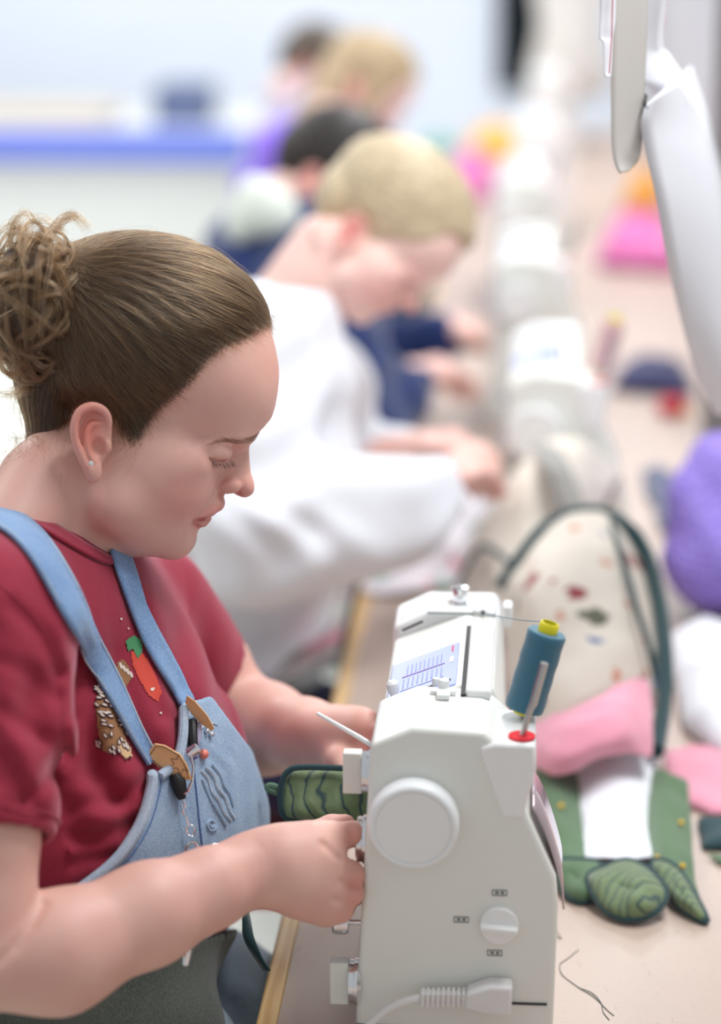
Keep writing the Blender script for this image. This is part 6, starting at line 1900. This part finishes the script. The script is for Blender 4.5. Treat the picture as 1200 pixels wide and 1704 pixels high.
MB().tube([wpt(1021, -60, 2.047), wpt(1018, 60, 2.047), wpt(1014, 122, 2.047)], 0.0005, 5).build('red_line', plain('red_ink', srgb(206, 92, 110), 0.7), tk)
paper('curled_paper', [((1082, -206, 2.18), (1112, -206, 2.20)), ((1080, -60, 2.2), (1110, -60, 2.24)), ((1062, 60, 2.22), (1100, 66, 2.30)), ((1048, 100, 2.20), (1112, 90, 2.34)), ((1050, 124, 2.22), (1138, 130, 2.36)), ((1072, 138, 2.26), (1152, 170, 2.38)), ((1090, 165, 2.32), (1160, 240, 2.42))], PAPER, 'curled white sheet of paper behind the pattern card', 0.0008)
paper('long_sheet', [((1078, 172, 2.10), (1150, 110, 2.45)), ((1068, 205, 2.10), (1180, 200, 2.5)), ((1074, 250, 2.12), (1200, 280, 2.5)), ((1092, 330, 2.16), (1215, 360, 2.5)), ((1108, 420, 2.22), (1225, 440, 2.5)), ((1130, 520, 2.32), (1235, 540, 2.5)), ((1158, 620, 2.44), (1245, 640, 2.5)), ((1190, 690, 2.5), (1250, 690, 2.52))],
      plain('pale_grey_sheet', srgb(222, 222, 228), 0.7, var=0.02), 'long pale sheet hanging at the right with a curved edge', 0.0008)
o = MB().tube([wpt(1076, 180, 2.105), wpt(1073, 172, 2.11), wpt(1075, 160, 2.13), wpt(1062, 150, 2.145), wpt(1056, 100, 2.145), wpt(1052, -206, 2.13)], 0.0016, 8).build('hook', plain('black_wire', srgb(24, 22, 26), 0.5)); tag(o, 'small black hook above the long pale sheet', 'hook')
# post that carries them
o = MB().box((0.31, 3.75, 1.5), (0.03, 0.03, 0.75)).build('panel_post', plain('grey_brown_post', srgb(126, 122, 122), 0.6), mods=[('bevel', 0.004)])
tag(o, 'grey post standing on the table at the right edge', 'post')

ra, rb_ = wpt(990, -212, 2.09), Vector((0.31, 3.75, wpt(990, -212, 2.09).z))
rl = empty('hanging_rail', tuple(ra), 'slim metal rail above the table from which the papers hang', 'rail')
MB().tube([ra, wpt(1040, -212, 2.115), wpt(1100, -214, 2.2), wpt(1106, -218, 2.7), rb_], 0.005, 10).build('rod', STEEL, rl)
MB().box(rb_, (0.036, 0.036, 0.02)).build('clamp', STEEL, rl, mods=[('bevel', 0.004)])

# ---- far wall and far table things
o = MB().box((-0.05, 9.665, 1.21), (0.085, 0.03, 0.44)).build('black_cloth', cloth('black_cotton', srgb(14, 22, 28), 0.9), mods=[('bevel', 0.02, 3)])
tag(o, 'black cloth hanging near the far wall', 'curtain')
paper('pink_slip', [((1092, -214, 2.7), (1108, -214, 2.7)), ((1088, -40, 2.7), (1104, -40, 2.7)), ((1086, 10, 2.7), (1102, 10, 2.7)), ((1085, 44, 2.7), (1100, 46, 2.7))], plain('pink_paper', srgb(240, 120, 160), 0.7), 'small pink paper slip hanging behind the pattern card', 0.0008)
df_ = Vector((0.13, 8.0, TABLE_Z))
fm = empty('dress_form', tuple(df_), 'pale grey dress form at the far end of the long table', 'dress form')
MB().lathe(df_ + Vector((0, 0, 0.14)), (0, 0, 1), [(0.05, 0.0), (0.12, 0.02), (0.135, 0.10), (0.105, 0.24), (0.13, 0.40), (0.125, 0.48), (0.06, 0.55), (0.05, 0.60), (0.0001, 0.61)], 32, cap=False).build('torso', cloth('pale_grey_jersey', srgb(212, 208, 204), 0.9), fm, sharp=0)
MB().lathe(df_, (0, 0, 1), [(0.11, 0.0), (0.11, 0.012), (0.018, 0.02), (0.015, 0.15)], 24).build('stand', steel, fm)
